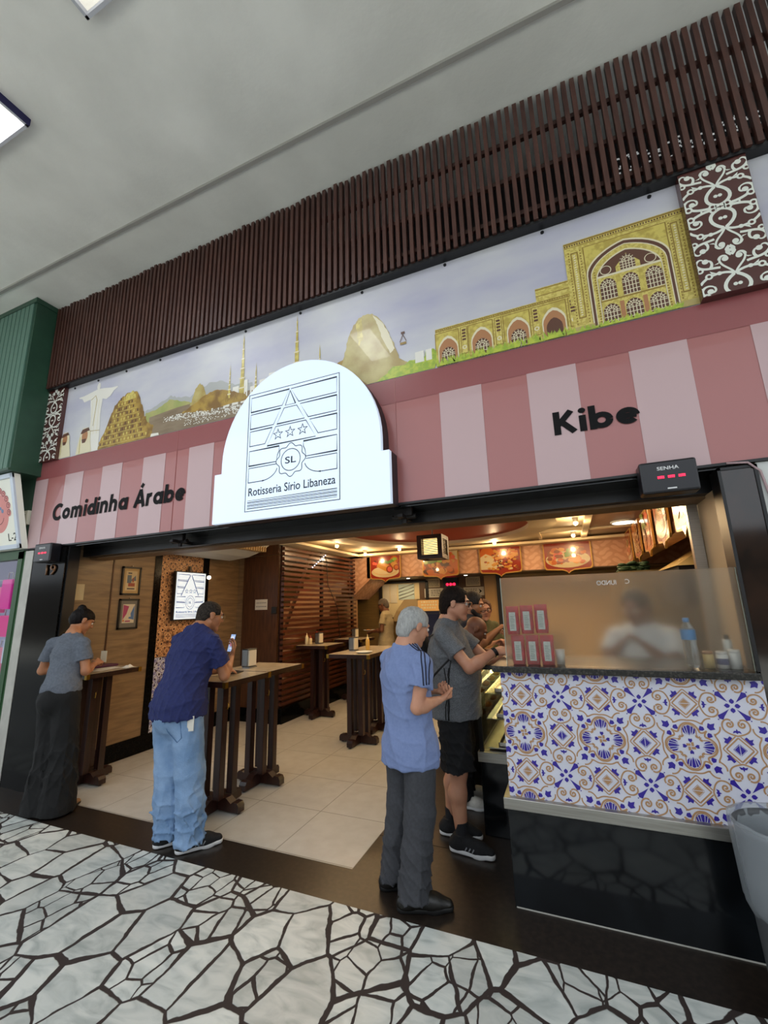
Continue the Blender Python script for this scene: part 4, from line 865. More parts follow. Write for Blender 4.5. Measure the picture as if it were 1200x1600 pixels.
for sx in (.36, .5, .64): O2([(sx+(.06 if j % 2 == 0 else .025)*math.sin(j*PI/5), .60+(.05 if j % 2 == 0 else .02)*math.cos(j*PI/5)) for j in range(10)])
for i in range(2):
    v1 = .48-i*.13; O2([(.03, v1-.11), (.3, v1-.11), (.33, v1), (.03, v1)]); O2([(.97, v1-.11), (.7, v1-.11), (.67, v1), (.97, v1)])
a.arc(.5, .35, .15, 0, 360, .01, 0, n=30); a.arc(.5, .35, .1, 0, 360, .008, 0, n=30)
for v in (.03, .06, .09): a.rect(.03, v, .97, v+.008, 0)
a.obj('emblem', m_bl, t)
text('lettering', 'Rotisseria Sírio Libaneza', m_bl, t, lambda u, v, d: (-4.751+d, 4.22+u, 1.592+v), .026, .012, .44, depth=.0008); text('lettering', 'SL', m_bl, t, lambda u, v, d: (-4.751+d, 4.44+u, 1.712+v), .03, .01, .05, align='CENTER', depth=.0008)
t = thing('wall_lamp', 'small round white lamp on the dark strip beside the lit screen', 'lamp', (-4.84, 4.79, 2.08))
MB().cyl((-4.84, 4.79, 2.08), (-4.81, 4.79, 2.08), .02).obj('holder', m_black, t); MB().ball((-4.79, 4.79, 2.08), .028).obj('globe', mat('globe_glow', '#ffffff', .4, emis='#fff2d8', es=5), t)
# air conditioner under the ceiling
t = thing('air_conditioner', 'white under-ceiling air conditioner above the left wall', 'air conditioner', (-4.4, 4.5, 2.35))
MB().prism([(-4.83, 2.60), (-4.83, 2.37), (-4.7, 2.34), (-4.35, 2.37), (-4.10, 2.44), (-3.97, 2.52), (-3.95, 2.60)], 3.95, 5.1).obj('casing', mat('ac_white', '#c9c6bb', .45), t, bev=.01)
b = MB()
for k in range(22): b.box((-4.13+.0, 4.0+k*.05, 2.425), (-4.0, 4.012+k*.05, 2.53))
b.obj('louvres', mat('ac_louvre', '#a8885a', .5), t)
# door wall
d = thing('wooden_door', 'tall walnut veneer door left of the slatted screen', 'door', (-4.4, 5.45, .2))
MB().box((-4.72, 5.445, .2), (-4.06, 5.472, 2.42)).obj('leaf', m_door, d); MB().box((-4.72, 5.44, 2.43), (-4.06, 5.472, 2.66)).obj('header', m_door, d)
MB().box((-4.145, 5.41, 1.54), (-4.06, 5.445, 1.64)).obj('lock', m_black, d, bev=.006)
def notice(name, label, fn, w, h_, lines, mats, cat='notice', arrow=0):
    t = thing(name, label, cat, fn(w/2, 0, 0)); b = MB(); q = [fn(0, 0, -.003), fn(w, 0, -.003), fn(w, h_, -.003), fn(0, h_, -.003), fn(0, 0, 0), fn(w, 0, 0), fn(w, h_, 0), fn(0, h_, 0)]
    b.add(q, [(0, 1, 2, 3), (7, 6, 5, 4), (0, 4, 5, 1), (1, 5, 6, 2), (2, 6, 7, 3), (3, 7, 4, 0)]); b.obj('sheet', mats[0], t)
    a = Art(lambda u, v, d: fn(u*w, v*h_, d)); rg = random.Random(hash(label) % 99 if False else len(label))
    for i in range(lines):
        x = (.35 if arrow < 0 else .08); x1 = (.65 if arrow > 0 else .92); v = .85-.72*(i+.5)/lines
        while x < x1-.05: l = rg.uniform(.05, .14); a.rect(x, v-.03, min(x+l, x1), v+.03, 0); x += l+.03
    if arrow: s = arrow; c = .5+s*.33; a.poly([(c+s*.07, .5), (c-s*.08, .78), (c-s*.03, .5), (c-s*.08, .22)], 0)
    a.obj('print', mats[1], t); return t
m_paper = mat('notice_paper', '#d4cfc4', .6); m_grey_ink = mat('notice_ink', '#5b5b66', .6); m_paper2 = mat('notice_paper_warm', '#c8bca0', .6)
notice('paper_notice', 'white paper notice stuck on the walnut door', lambda u, v, d: (-4.475+u, 5.443-d, 1.60+v), .23, .155, 2, (m_paper, m_grey_ink))
# interior slatted screen and the stairs behind it
t = thing('slatted_partition', 'reddish wooden horizontal slatted partition in front of the stairs', 'partition', (-4.0, 6.7, .21))
b = MB(); z = .24
while z < 2.56: b.box((-4.02, 5.47, z), (-3.965, 7.9, z+.042)); z += .078
b.obj('slats', m_screenwood, t)
for y in (5.49, 6.65, 7.83): MB().box((-4.06, y, .21), (-4.02, y+.06, 2.6)).obj('post', m_tablewood, t)
st = thing('staircase', 'pale staircase rising behind the slatted partition', 'staircase', (-4.6, 6.6, 0))
b = MB()
for k in range(11): b.box((-5.2, 5.75+k*.235, 0), (-4.15, 5.75+(k+1)*.235, .55+k*.18))
b.obj('steps', mat('stair_plaster', '#a5805c', .5), st)
MB().add([(-4.13, 5.62, 1.1), (-4.13, 6.5, 2.6), (-4.13, 6.5, 2.5), (-4.13, 5.62, 1.0), (-4.16, 5.62, 1.1), (-4.16, 6.5, 2.6), (-4.16, 6.5, 2.5), (-4.16, 5.62, 1.0)], [(0, 1, 2, 3), (7, 6, 5, 4), (0, 4, 5, 1), (1, 5, 6, 2), (2, 6, 7, 3), (3, 7, 4, 0)]).obj('handrail', mat('stair_rail', '#a58a6c', .4), st)
area('stair_light', (-4.8, 6.7, 2.6), .8, 14, (1, .72, .45))
tag(base(MB().tube([(-3.955, 7.2, 1.05), (-3.95, 7.1, 1.6), (-3.95, 6.75, 2.0), (-3.95, 6.7, 2.5)], .006).obj('cable', m_black)), 'thin black cable running down the slatted partition', 'cable')
fl = thing('string_light', 'short string of small white lights on the slatted partition', 'string light', (-3.96, 6.3, 2.2))
for k in range(8): MB().ball((-3.955, 6.25+k*.06, 2.28+k*.035), .010, 8, 6).obj('bulb', mat('tiny_glow', '#ffffff', .4, emis='#e8ecff', es=3), fl)
MB().tube([(-3.955, 6.2, 2.25), (-3.955, 6.72, 2.55)], .003).obj('wire', m_black, fl)
# back zone
dm = bpy.data.materials.new('pink_damask'); dm.use_nodes = True; nt = dm.node_tree; N = nt.nodes; L = nt.links; bs = N['Principled BSDF']
tc = N.new('ShaderNodeTexCoord'); sx = N.new('ShaderNodeSeparateXYZ'); L.new(tc.outputs['Object'], sx.inputs[0])
def mth(op, a_, b_=None):
    n_ = N.new('ShaderNodeMath'); n_.operation = op
    for i, v in enumerate((a_, b_)):
        if v is None: continue
        if isinstance(v, (int, float)): n_.inputs[i].default_value = v
        else: L.new(v, n_.inputs[i])
    return n_.outputs[0]
hor = mth('ADD', sx.outputs[0], sx.outputs[1])
s1 = mth('SINE', mth('MULTIPLY', hor, 34)); s2 = mth('SINE', mth('MULTIPLY', sx.outputs[2], 30)); s3 = mth('SINE', mth('ADD', mth('MULTIPLY', hor, 17), mth('MULTIPLY', mth('COSINE', mth('MULTIPLY', sx.outputs[2], 30)), 1.6)))
v_ = mth('MULTIPLY', mth('ADD', mth('MULTIPLY', s1, s2), s3), .5); rr_ = N.new('ShaderNodeValToRGB'); rr_.color_ramp.elements[0].position = .30; rr_.color_ramp.elements[1].position = .40
rr_.color_ramp.elements[0].color = lin('#b98a6c'); rr_.color_ramp.elements[1].color = lin('#c99c80'); L.new(mth('ABSOLUTE', v_), rr_.inputs[0]); L.new(rr_.outputs[0], bs.inputs['Base Color']); bs.inputs['Roughness'].default_value = .4
m_damask = dm
struct(MB().box((-3.7, 7.87, 2.15), (2.1, 8.8, 2.7)), 'wall_bulkhead', m_damask)
struct(MB().box((-3.7, 7.88, 2.135), (2.1, 8.8, 2.15)), 'trim_40', mat('brown_soffit', '#54402c', .4))
struct(MB().add([(-4.1, 7.87, 1.75), (-3.6, 7.87, 2.16), (-3.6, 7.87, 2.7), (-4.1, 7.87, 2.7), (-4.1, 8.8, 1.75), (-3.6, 8.8, 2.16), (-3.6, 8.8, 2.7), (-4.1, 8.8, 2.7)], [(0, 1, 2, 3), (7, 6, 5, 4), (0, 4, 5, 1), (1, 5, 6, 2), (2, 6, 7, 3), (3, 7, 4, 0)]), 'wall_stair_soffit', m_damask)
struct(MB().box((-2.9, 8.76, 0), (-1.487, 8.8, 2.14)), 'wall_panel', mat('brown_panel', '#5a3f29', .45))
struct(MB().box((-1.487, 8.5, 0), (-1.25, 8.8, 2.14)), 'wall_column', mat('beige_column', '#b08d5e', .5))
struct(MB().box((-1.25, 8.45, 0), (-1.17, 8.55, 2.14)), 'trim_41', m_black)
struct(MB().box((-1.17, 8.7, 0), (2.1, 8.8, 2.14)), 'wall_kitchen', mat('cream_wall', '#c6a672', .5))
hz = thing('serving_hatch', 'black framed serving hatch with white cabinet doors behind the man in beige', 'hatch', (-3.3, 8.78, 1.55))
MB().box((-3.83, 8.74, 1.35), (-3.76, 8.8, 2.10)).box((-3.83, 8.74, 2.07), (-2.72, 8.8, 2.11)).box((-2.76, 8.74, 1.35), (-2.70, 8.8, 2.10)).box((-3.83, 8.74, 1.32), (-2.70, 8.8, 1.36)).obj('frame', m_black, hz)
MB().box((-3.76, 8.785, 1.36), (-2.76, 8.799, 2.07)).obj('backboard', mat('hatch_cream', '#d8c69c', .4), hz)
for x in (-3.74, -3.57): MB().box((x, 8.775, 1.66), (x+.15, 8.79, 2.05)).box((x+.03, 8.768, 1.82), (x+.12, 8.78, 2.0)).obj('cabinet_door', mat('cabinet_white', '#cfc6b4', .4), hz)
MB().box((-3.38, 8.776, 1.72), (-3.02, 8.79, 2.05)).obj('window_print', mat('hatch_blue', '#b9c9c4', .3), hz)
b = MB()
for k in range(4): b.tube([(-3.37, 8.77, 1.74+k*.07), (-3.03, 8.77, 1.84+k*.07)], .007)
b.obj('rail', m_steel, hz)
bn = lambda x, z: (lambda u, v, d: (x+u, 8.755-d, z+v))
notice('paper_notice', 'grey notice sheet left of the red number display at the back', bn(-2.745, 1.955), .30, .18, 5, (m_paper2, m_grey_ink))
notice('paper_notice', 'grey notice sheet right of the red number display at the back', bn(-1.9, 1.95), .29, .185, 5, (m_paper2, m_grey_ink))
notice('arrow_sign', 'white arrow sign pointing left on the brown back wall', bn(-2.785, 1.75), .40, .185, 4, (m_paper, m_ink), 'sign', -1)
notice('arrow_sign', 'white arrow sign pointing right on the brown back wall', bn(-1.955, 1.76), .41, .17, 4, (m_paper, m_ink), 'sign', 1)
t = thing('call_number_display', 'call number display with red digits on the brown back wall between the notices', 'display', (-2.2, 8.7, 1.95))
MB().box((-2.36, 8.70, 1.94), (-2.06, 8.76, 2.14)).obj('case', m_disp, t)
for x in (-2.27, -2.20, -2.13): MB().cyl((x, 8.69, 2.0), (x, 8.70, 2.0), .028, n=10).obj('led_digit', m_led, t)
# food picture boards
FC = {'red': '#7c2312', 'orange': '#a8551c', 'gold': '#a8752a', 'brown': '#74381a', 'dark': '#43200f', 'white': '#b3a37e', 'green': '#4b7026', 'lime': '#7d9a32', 'tan': '#b9803f', 'pink': '#b8503f'}
FK = list(FC); FM = [mat('food_'+k, FC[k], .22, coat=.5) for k in FK]; fi = {k: i for i, k in enumerate(FK)}
def board(fn, w, h_, kind, label, seed):
    t = thing('food_picture_board', label, 'picture board', fn(w/2, 0, 0), 'food picture boards')
    out = lambda g: [(g, g+.05), (g, h_-g), (w-g, h_-g), (w-g, g+.05), (w-g-.03, g+.015), (w*.62, g+.0), (w*.53, g-.03), (w*.5, g-.06), (w*.47, g-.03), (w*.38, g), (g+.03, g+.015)][::-1]
    b = MB(); n_ = 11; o_ = out(0); b.add([fn(u, v, .0) for u, v in o_]+[fn(u, v, -.02) for u, v in o_], [tuple(range(n_)), tuple(range(2*n_-1, n_-1, -1))]+[(i, n_+i, n_+(i+1) % n_, (i+1) % n_) for i in range(n_)])
    b.obj('frame', mat('board_gold', '#a87f3a', .35, metal=.4), t)
    a = Art(fn, step=.0012); a.poly(out(.018), fi['red'] if kind != 1 else fi['orange'], 1); rg = random.Random(seed)
    def blob(x, y, r, c, l, sq=1, n=9): a.poly([(x+r*rg.uniform(.75, 1.15)*math.cos(2*PI*i/n), y+sq*r*rg.uniform(.75, 1.15)*math.sin(2*PI*i/n)) for i in range(n)], fi[c], l)
    W_ = w; a.clip = None
    if kind == 0:
        for k in range(10): blob(.06+rg.random()*.25, h_-.06-rg.random()*.16, .035, rg.choice(['dark', 'pink', 'orange', 'gold']), 2)
        a.disc(W_*.5, .15, W_*.44, fi['white'], 3, 28, .11); a.disc(W_*.5, .17, W_*.38, fi['tan'], 4, 28, .08); a.disc(W_*.5, .175, W_*.37, fi['white'], 5, 28, .078)
        a.stroke([(.18, .32), (.42, .20)], .14, fi['gold'], 6); a.stroke([(.20, .34), (.40, .24)], .04, fi['tan'], 7); a.disc(.43, .195, .075, fi['brown'], 7, 14); a.disc(.43, .195, .05, fi['pink'], 8, 12)
        a.stroke([(.50, .33), (.56, .23)], .12, fi['gold'], 6); a.disc(.57, .225, .06, fi['brown'], 7, 14); a.disc(.57, .225, .04, fi['orange'], 8, 12)
        for k in range(5): blob(.34+k*.05, .34+rg.uniform(-.03, .05), .05, rg.choice(['green', 'lime']), 9, .7, 6)
        a.disc(W_*.8, h_-.12, .08, fi['orange'], 2)
    elif kind == 1:
        a.poly([(W_*.55, h_-.02), (W_-.02, h_-.02), (W_-.02, h_*.6)], fi['white'], 2)
        for k in range(26): blob(rg.uniform(.08, W_-.08), rg.uniform(.09, .27), .07, rg.choice(['brown', 'brown', 'tan', 'orange', 'dark']), 3+k % 3, .8)
        for k in range(22): blob(rg.uniform(W_*.5, W_-.09), rg.uniform(.24, .42), .045, rg.choice(['orange', 'pink', 'gold']), 6+k % 3, .7)
        for k in range(9): blob(rg.uniform(.08, W_*.5), rg.uniform(.28, .42), .055, rg.choice(['green', 'lime']), 9, .8, 6)
        blob(W_*.3, .22, .04, 'gold', 12)
    elif kind == 2:
        a.disc(W_*.2, h_-.14, .13, fi['orange'], 2); a.poly([(.02, .08), (.02, .3), (.12, .36), (.25, .3), (.3, .08)], fi['white'], 2)
        for k in range(80): blob(rg.uniform(.10, W_-.07), rg.uniform(.07, .36), .034, rg.choice(['gold', 'tan', 'gold', 'white', 'brown']), 3+k % 5, .6, 6)
        for k in range(26): x = rg.uniform(W_*.4, W_-.1); a.stroke([(x-.06, rg.uniform(.25, .42)), (x+.06, rg.uniform(.28, .44))], .035, fi[rg.choice(['tan', 'orange', 'gold'])], 8+k % 3)
        for k in range(9): blob(rg.uniform(.12, W_-.1), rg.uniform(.08, .25), .016, 'dark', 13)
    else:
        a.disc(W_*.5, .18, W_*.46, fi['white'], 2, 28, .14)
        for k in range(60): blob(rg.uniform(.10, W_-.10), rg.uniform(.11, .36), .05, rg.choice(['orange', 'brown', 'tan', 'pink', 'brown']), 3+k % 4, .7)
        for k in range(6): blob(W_*.5+rg.uniform(-.1, .1), .28+rg.uniform(-.05, .06), .04, 'green', 9, .8, 6)
    a.obj('food_print', FM, t)
for i, (x0, x1, lab) in enumerate(((-3.60, -2.94, 'picture board of stuffed rolls on a white plate, nearest the slatted partition'), (-2.50, -1.80, 'picture board of grilled meat with green leaves, behind the hanging lantern'), (-1.42, -.69, 'picture board of golden fried pieces on red, right of the lantern'), (-.33, .42, 'picture board of orange stew with herbs, above the frosted glass'))):
    board(lambda u, v, d, x0=x0: (x0+u, 7.80-d, 2.11+v), x1-x0, .49, i, lab, 20+i)
for i, y in enumerate((7.4, 6.6, 5.8, 5.0, 4.2)):
    board(lambda u, v, d, y=y: (.88-d, y-u*.9, 2.13+v), .62, .46, (3, 2, 1, 0, 3)[i], ['farthest', 'second farthest', 'middle', 'second nearest', 'nearest'][i]+' picture board on the right bulkhead, seen edge on', 40+i)
struct(MB().box((.93, 3.35, 2.18), (1.1, 7.87, 2.28)), 'wall_bulkhead_right', m_damask)
struct(MB().box((.93, 3.35, 2.28), (1.1, 7.87, 2.66)), 'wall_bulkhead_upper', mat('salmon_glass', '#c07858', .12, coat=.6))
for y in (3.9, 4.8, 5.7, 6.6, 7.5): struct(MB().box((.922, y, 2.16), (.932, y+.03, 2.66)), 'trim_50', mat('rose_trim', '#b86a5a', .3))
# kitchen fittings seen over the glass
t = thing('extractor_hood', 'cream extractor hood with a dark opening above the frosted glass on the right', 'extractor hood', (1.3, 5, 1.7))
MB().add([(.92, 4.6, 1.90), (.92, 5.6, 1.90), (1.9, 5.6, 1.90), (1.9, 4.6, 1.90), (1.25, 4.8, 2.10), (1.25, 5.5, 2.10), (1.9, 5.5, 2.12), (1.9, 4.8, 2.12)], [(0, 1, 2, 3), (7, 6, 5, 4), (0, 4, 5, 1), (1, 5, 6, 2), (2, 6, 7, 3), (3, 7, 4, 0)]).obj('canopy', mat('hood_cream', '#b89c66', .4), t)
MB().box((.94, 4.62, 1.55), (1.9, 5.6, 1.90)).obj('lower_box', m_dark, t)
t = thing('kitchen_cabinet', 'tall dark kitchen cabinet far behind the frosted glass', 'cabinet', (.9, 6.4, 0))
MB().box((.6, 6.0, 0), (1.5, 7.0, 1.95)).obj('carcass', mat('olive_cabinet', '#6a5a38', .5), t); MB().box((.59, 6.05, .1), (.6, 6.95, 1.9)).obj('door', mat('cabinet_door_olive', '#77643e', .5), t)
b = MB(); rg = random.Random(4)
for k in range(60): b.ball((.78+rg.uniform(-.14, .14), 6.2+rg.uniform(-.1, .1), 2.0+rg.uniform(-.04, .06)), (.05, .05, .02), 6, 4)
tag(base(b.obj('herb_bunch', mat('dark_green_leaf', '#1f3a22', .6))), 'dark green leafy bunch lying on the kitchen cabinet', 'herbs')
t = thing('kitchen_worktop', 'cream kitchen worktop behind the frosted glass', 'worktop', (.9, 3.9, 0)); MB().box((1.0, 3.35, 0), (2.08, 5.9, .9)).obj('carcass', mat('cream_unit', '#b9a684', .5), t); MB().box((.98, 3.35, .9), (2.08, 5.9, .94)).obj('slab', m_steel, t)
# drinks fridge with header box at the back
t = thing('drinks_fridge', 'navy drinks fridge with a lit tan header at the back behind the old man', 'fridge', (-2.3, 7.6, 0))
MB().box((-2.50, 7.45, 0), (-2.12, 7.85, 1.50)).obj('cabinet', mat('navy_fridge', '#141733', .35), t, bev=.01); MB().box((-2.49, 7.44, .2), (-2.13, 7.45, 1.44)).obj('door', mat('fridge_door', '#191c3c', .15), t)
MB().box((-2.50, 7.43, 1.50), (-2.12, 7.85, 1.69)).obj('header', mat('fridge_header', '#c79a5c', .4, emis='#d9a45c', es=.3), t)
a = Art(lambda u, v, d: (-2.50+u, 7.429-d, 1.50+v)); rg = random.Random(8)
for i in range(3):
    x = .06
    while x < .32: l = rg.uniform(.02, .05); a.rect(x, .04+i*.05, x+l, .07+i*.05, 0); x += l+.015
a.obj('header_print', mat('cream_print', '#e8d8b0', .4), t)
tag(base(MB().box((-2.12, 7.6, 1.40), (-2.06, 7.66, 1.72)).obj('white_post', m_white)), 'short white frame edge beside the fridge header', 'frame')
t = thing('grill_hood', 'beige trapezoid grill hood at the back behind the old man', 'hood', (-2.95, 8.3, 1.2))
MB().add([(-3.28, 8.1, 1.30), (-2.62, 8.1, 1.30), (-2.62, 8.6, 1.30), (-3.28, 8.6, 1.30), (-3.2, 8.15, 1.5), (-2.68, 8.15, 1.5), (-2.68, 8.6, 1.5), (-3.2, 8.6, 1.5), (-3.06, 8.25, 1.72), (-2.80, 8.25, 1.72), (-2.80, 8.6, 1.72), (-3.06, 8.6, 1.72)],
         [(0, 3, 2, 1), (0, 1, 5, 4), (1, 2, 6, 5), (2, 3, 7, 6), (3, 0, 4, 7), (4, 5, 9, 8), (5, 6, 10, 9), (6, 7, 11, 10), (7, 4, 8, 11), (8, 9, 10, 11)]).obj('hood', mat('grill_beige', '#8f7a55', .5), t)
MB().box((-3.2, 8.15, 0), (-2.7, 8.6, 1.30)).obj('body', m_dark, t)
MB().cyl((-2.85, 8.09, 1.42), (-2.85, 8.12, 1.42), .09).obj('opening', m_black, t)

# lantern and ceiling lamps
t = thing('hanging_lantern', 'square dark wooden slatted lantern hanging below the red ceiling disc', 'lantern', (-1.21, 4.15, 2.06)); lx, ly, z0, z1, hw = -1.21, 4.15, 2.06, 2.285, .125
b = MB()
for sx in (-1, 1):
    for sy in (-1, 1): b.cbox((lx+sx*(hw-.02), ly+sy*(hw-.02), (z0+z1)/2), (.045, .045, z1-z0))
for z in (z0+.015, z1-.015):
    for s in (-1, 1): b.cbox((lx, ly+s*(hw-.012), z), (2*hw, .026, .04)); b.cbox((lx+s*(hw-.012), ly, z), (.026, 2*hw, .04))
b.obj('frame', m_tablewood, t)
b = MB()
for k in range(9):
    z = z0+.045+k*.017
    for s in (-1, 1): b.cbox((lx, ly+s*(hw-.012), z), (2*hw-.05, .008, .006)); b.cbox((lx+s*(hw-.012), ly, z), (.008, 2*hw-.05, .006))
b.obj('slats', m_tablewood, t)
MB().box((lx-.075, ly-.075, z0+.02), (lx+.075, ly+.075, z1-.02)).obj('lamp_shade', mat('lantern_glow', '#ffe9a8', .5, emis='#ffd98a', es=2.2), t)
MB().cyl((lx, ly, z1), (lx, ly, 2.6), .005).obj('cord', m_black, t)
m_bulb = mat('bulb_glow', '#ffffff', .4, emis='#ffc46a', es=26); bulbs = ((-3.40, 6.1), (-3.5, 7.38), (-2.69, 7.1), (-1.05, 7.25), (.18, 5.95), (.16, 7.1), (.60, 5.2), (-3.2, 4.3))
bl = ['above the slatted partition near side', 'above the slatted partition far side', 'over the stuffed rolls board', 'over the fried pieces board', 'over the counter left of the taupe ceiling', 'over the orange stew board', 'on the taupe ceiling over the kitchen', 'near the air conditioner behind the fascia']
for i, (x, y) in enumerate(bulbs):
    t = thing('ceiling_bulb', 'glowing warm bulb on the shop ceiling '+bl[i], 'bulb', (x, y, 2.57), 'warm ceiling bulbs')
    MB().cyl((x, y, 2.66), (x, y, 2.60), .04, .03).obj('socket', m_white, t); MB().ball((x, y, 2.585), .028).obj('bulb', m_bulb, t)
    l = bpy.data.lights.new('bulb_light', 'POINT'); l.energy = 9; l.color = WARM; l.shadow_soft_size = .04; o = bpy.data.objects.new('bulb_light', l); o.location = (x, y, 2.52); C.objects.link(o)
for i, (x, y, rx) in enumerate(((.50, 5.05, .13), (.80, 5.0, .13), (.78, 6.45, .16))):
    t = thing('round_ceiling_light', 'flat round white ceiling light over the kitchen, '+['nearest the bulb', 'nearest the right bulkhead', 'farthest back'][i], 'ceiling light', (x, y, 2.6), 'round kitchen ceiling lights')
    MB().cyl((x, y, 2.635), (x, y, 2.615), rx, n=28).obj('rim', m_white, t); MB().cyl((x, y, 2.616), (x, y, 2.610), rx*.85, n=28).obj('diffuser', mat('diffuser_glow', '#ffffff', .4, emis='#fff0d8', es=3), t)
for i, x in enumerate((-2.85, -1.72)):
    t = thing('downlight', 'small downlight under the pink bulkhead, '+['left of the hanging lantern', 'between the meat and fried pieces boards'][i], 'downlight', (x, 7.95, 2.12)); MB().cyl((x, 7.95, 2.135), (x, 7.95, 2.12), .04).obj('rim', m_white, t); MB().cyl((x, 7.95, 2.12), (x, 7.95, 2.115), .03).obj('lens', mat('downlight_glow', '#ffffff', .4, emis='#fff3e0', es=8), t)

# ---------------------------------------------------------------- bar tables
def bar_table(x, y, label, H=1.05, w=.54, lead=None):
    t = thing('bar_table', label, 'bar table', (x, y, 0), 'dark wooden bar tables')
    MB().box((x-w/2, y-w/2, H-.022), (x+w/2, y+w/2, H)).obj('tabletop', m_tabletop, t, bev=.002)
    e = .012; b = MB()
    b.box((x-w/2-e, y-w/2-e, H-.045), (x+w/2+e, y-w/2, H-.001)).box((x-w/2-e, y+w/2, H-.045), (x+w/2+e, y+w/2+e, H-.001)).box((x-w/2-e, y-w/2, H-.045), (x-w/2, y+w/2, H-.001)).box((x+w/2, y-w/2, H-.045), (x+w/2+e, y+w/2, H-.001)).box((x-w/2+.05, y-w/2+.05, H-.04), (x+w/2-.05, y+w/2-.05, H-.022)).obj('edge_frame', m_tablewood, t)
    for sx in (-1, 1):
        for sy in (-1, 1):
            MB().cbox((x+sx*(w/2+.002), y+sy*(w/2+.002), H-.024), (.032, .032, .046)).obj('brass_corner', m_brass, t)
            MB().cbox((x+sx*.075, y+sy*.075, (H-.04+.11)/2), (.062, .062, H-.04-.11), ).obj('post', m_tablewood, t, bev=.004)
    for ang in (0, PI/2):
        b = MB(); c, s = math.cos(ang), math.sin(ang)
        P = [(-.25, .015), (-.25, .06), (-.235, .085), (-.19, .09), (-.17, .075), (-.12, .11), (.12, .11), (.17, .075), (.19, .09), (.235, .085), (.25, .06), (.25, .015)]
        b.add([(x+u*c-k*s, y+u*s+k*c, v) for k in (-.036, .036) for u, v in P], [tuple(range(12)), tuple(range(23, 11, -1))]+[(i, 12+i, 12+(i+1) % 12, (i+1) % 12) for i in range(12)]); b.obj('foot_beam', m_tablewood, t)
        for u in (-.22, .22): MB().cyl((x+u*c, y+u*s, 0), (x+u*c, y+u*s, .016), .014, n=8).obj('foot_stud', m_black, t)
    MB().tube([(x+.106, y-.075, .80), (x+.13, y-.075, .80), (x+.135, y-.075, .83), (x+.13, y-.075, .85)], .004).obj('bag_hook', m_brass, t)
    return t
bar_table(-4.56, 3.12, 'bar table by the left wall where the woman in grey leans')
bar_table(-2.88, 3.12, 'bar table right beside the man in the navy shirt')
bar_table(-2.90, 3.69, 'bar table carrying the lone metal napkin holder, behind the navy man table')
bar_table(-2.53, 5.07, 'bar table in the middle of the shop left of the old man')
bar_table(-2.53, 5.64, 'bar table directly behind the middle table, partly hidden by the old man')
bar_table(-3.68, 6.05, 'bar table with sauce bottles in front of the slatted partition')
bar_table(-3.66, 7.2, 'farthest bar table at the end of the slatted partition')
m_nap = mat('paper_napkin', '#d6cdb8', .7); m_holder = mat('grey_holder', '#77797c', .3, metal=.7)
def napkins(x, y, z, label, a_=.0, s=1):
    t = thing('napkin_holder', label, 'napkin holder', (x, y, z), 'napkin holders')
    MB().box((x-.04*s, y-.055*s, z), (x+.04*s, y+.055*s, z+.012)).box((x-.042*s, y-.06*s, z+.02), (x+.02*s, y-.052*s, z+.17*s)).box((x-.042*s, y+.052*s, z+.02), (x+.02*s, y+.06*s, z+.17*s)).box((x-.045*s, y-.06*s, z+.012), (x-.038*s, y+.06*s, z+.17*s)).box((x-.042*s, y-.06*s, z+.163*s), (x+.03*s, y+.06*s, z+.17*s)).obj('holder', m_holder, t)
    MB().box((x-.037*s, y-.05*s, z+.02), (x+.035*s, y+.05*s, z+.158*s)).obj('napkins', m_nap, t)
napkins(-3.0, 3.60, 1.05, 'grey metal napkin holder on the table behind the navy man table', s=1.05)
napkins(-2.66, 5.22, 1.05, 'grey metal napkin holder on the middle table')
napkins(-3.72, 6.1, 1.05, 'napkin holder between the sauce bottles on the partition table')
napkins(-3.66, 7.25, 1.05, 'napkin holder on the farthest bar table')
def squeeze(x, y, z, h_, c, cc, label):
    t = thing('sauce_bottle', label, 'sauce bottle', (x, y, z), 'sauce bottles')
    MB().lathe((x, y, z), [(0, 0), (.024, .002), (.026, .01), (.026, h_*.62), (.016, h_*.72), (0, h_*.72)]).obj('bottle_body', mat('sauce'+c, c, .35), t); MB().lathe((x, y, z), [(.017, h_*.7), (.017, h_*.78), (.006, h_*.84), (.003, h_), (0, h_)]).obj('nozzle', mat('cap'+cc, cc, .4), t)
squeeze(-2.50, 5.30, 1.05, .2, '#c9a04e', '#d8c48c', 'yellow squeeze bottle on the middle table beside the napkin holder')
squeeze(-3.86, 5.95, 1.05, .17, '#d8c9a0', '#d8c9a0', 'pale sauce bottle at the left of the partition table')
squeeze(-3.78, 5.93, 1.05, .14, '#c4b088', '#9a2a20', 'small sauce bottle next to the pale one on the partition table')
squeeze(-3.80, 6.15, 1.05, .19, '#5c1410', '#b3261c', 'dark red sauce bottle behind the others on the partition table')
tag(base(MB().lathe((-2.40, 4.98, 1.05), [(0, .006), (.06, .006), (.10, .018), (.105, .02), (.10, .014), (.06, .0), (0, 0)], 28).obj('plate', m_white)), 'empty white plate on the middle table', 'plate')
tag(base(MB().cbox((-2.88, 3.28, 1.055), (.075, .15, .009), .3).obj('smartphone', m_black, bev=.003)), 'dark phone lying on the table beside the man in navy', 'phone')
tag(base(MB().cbox((-4.72, 3.28, 1.062), (.16, .26, .022), -.1).obj('folder', mat('plum_folder', '#4a1738', .5), bev=.004)), 'plum coloured folder on the table by the left wall', 'folder')
rg = random.Random(6)
for i, (x, y, r_, l) in enumerate(((-4.45, 3.1, .3, 'flat white receipt on the left wall table nearest the woman'), (-4.52, 3.2, -.2, 'second white receipt lying in the middle of the left wall table'))):
    tag(base(MB().cbox((x, y, 1.0525+i*.001), (.12, .2, .001), r_).obj('receipt', m_paper)), l, 'receipt')
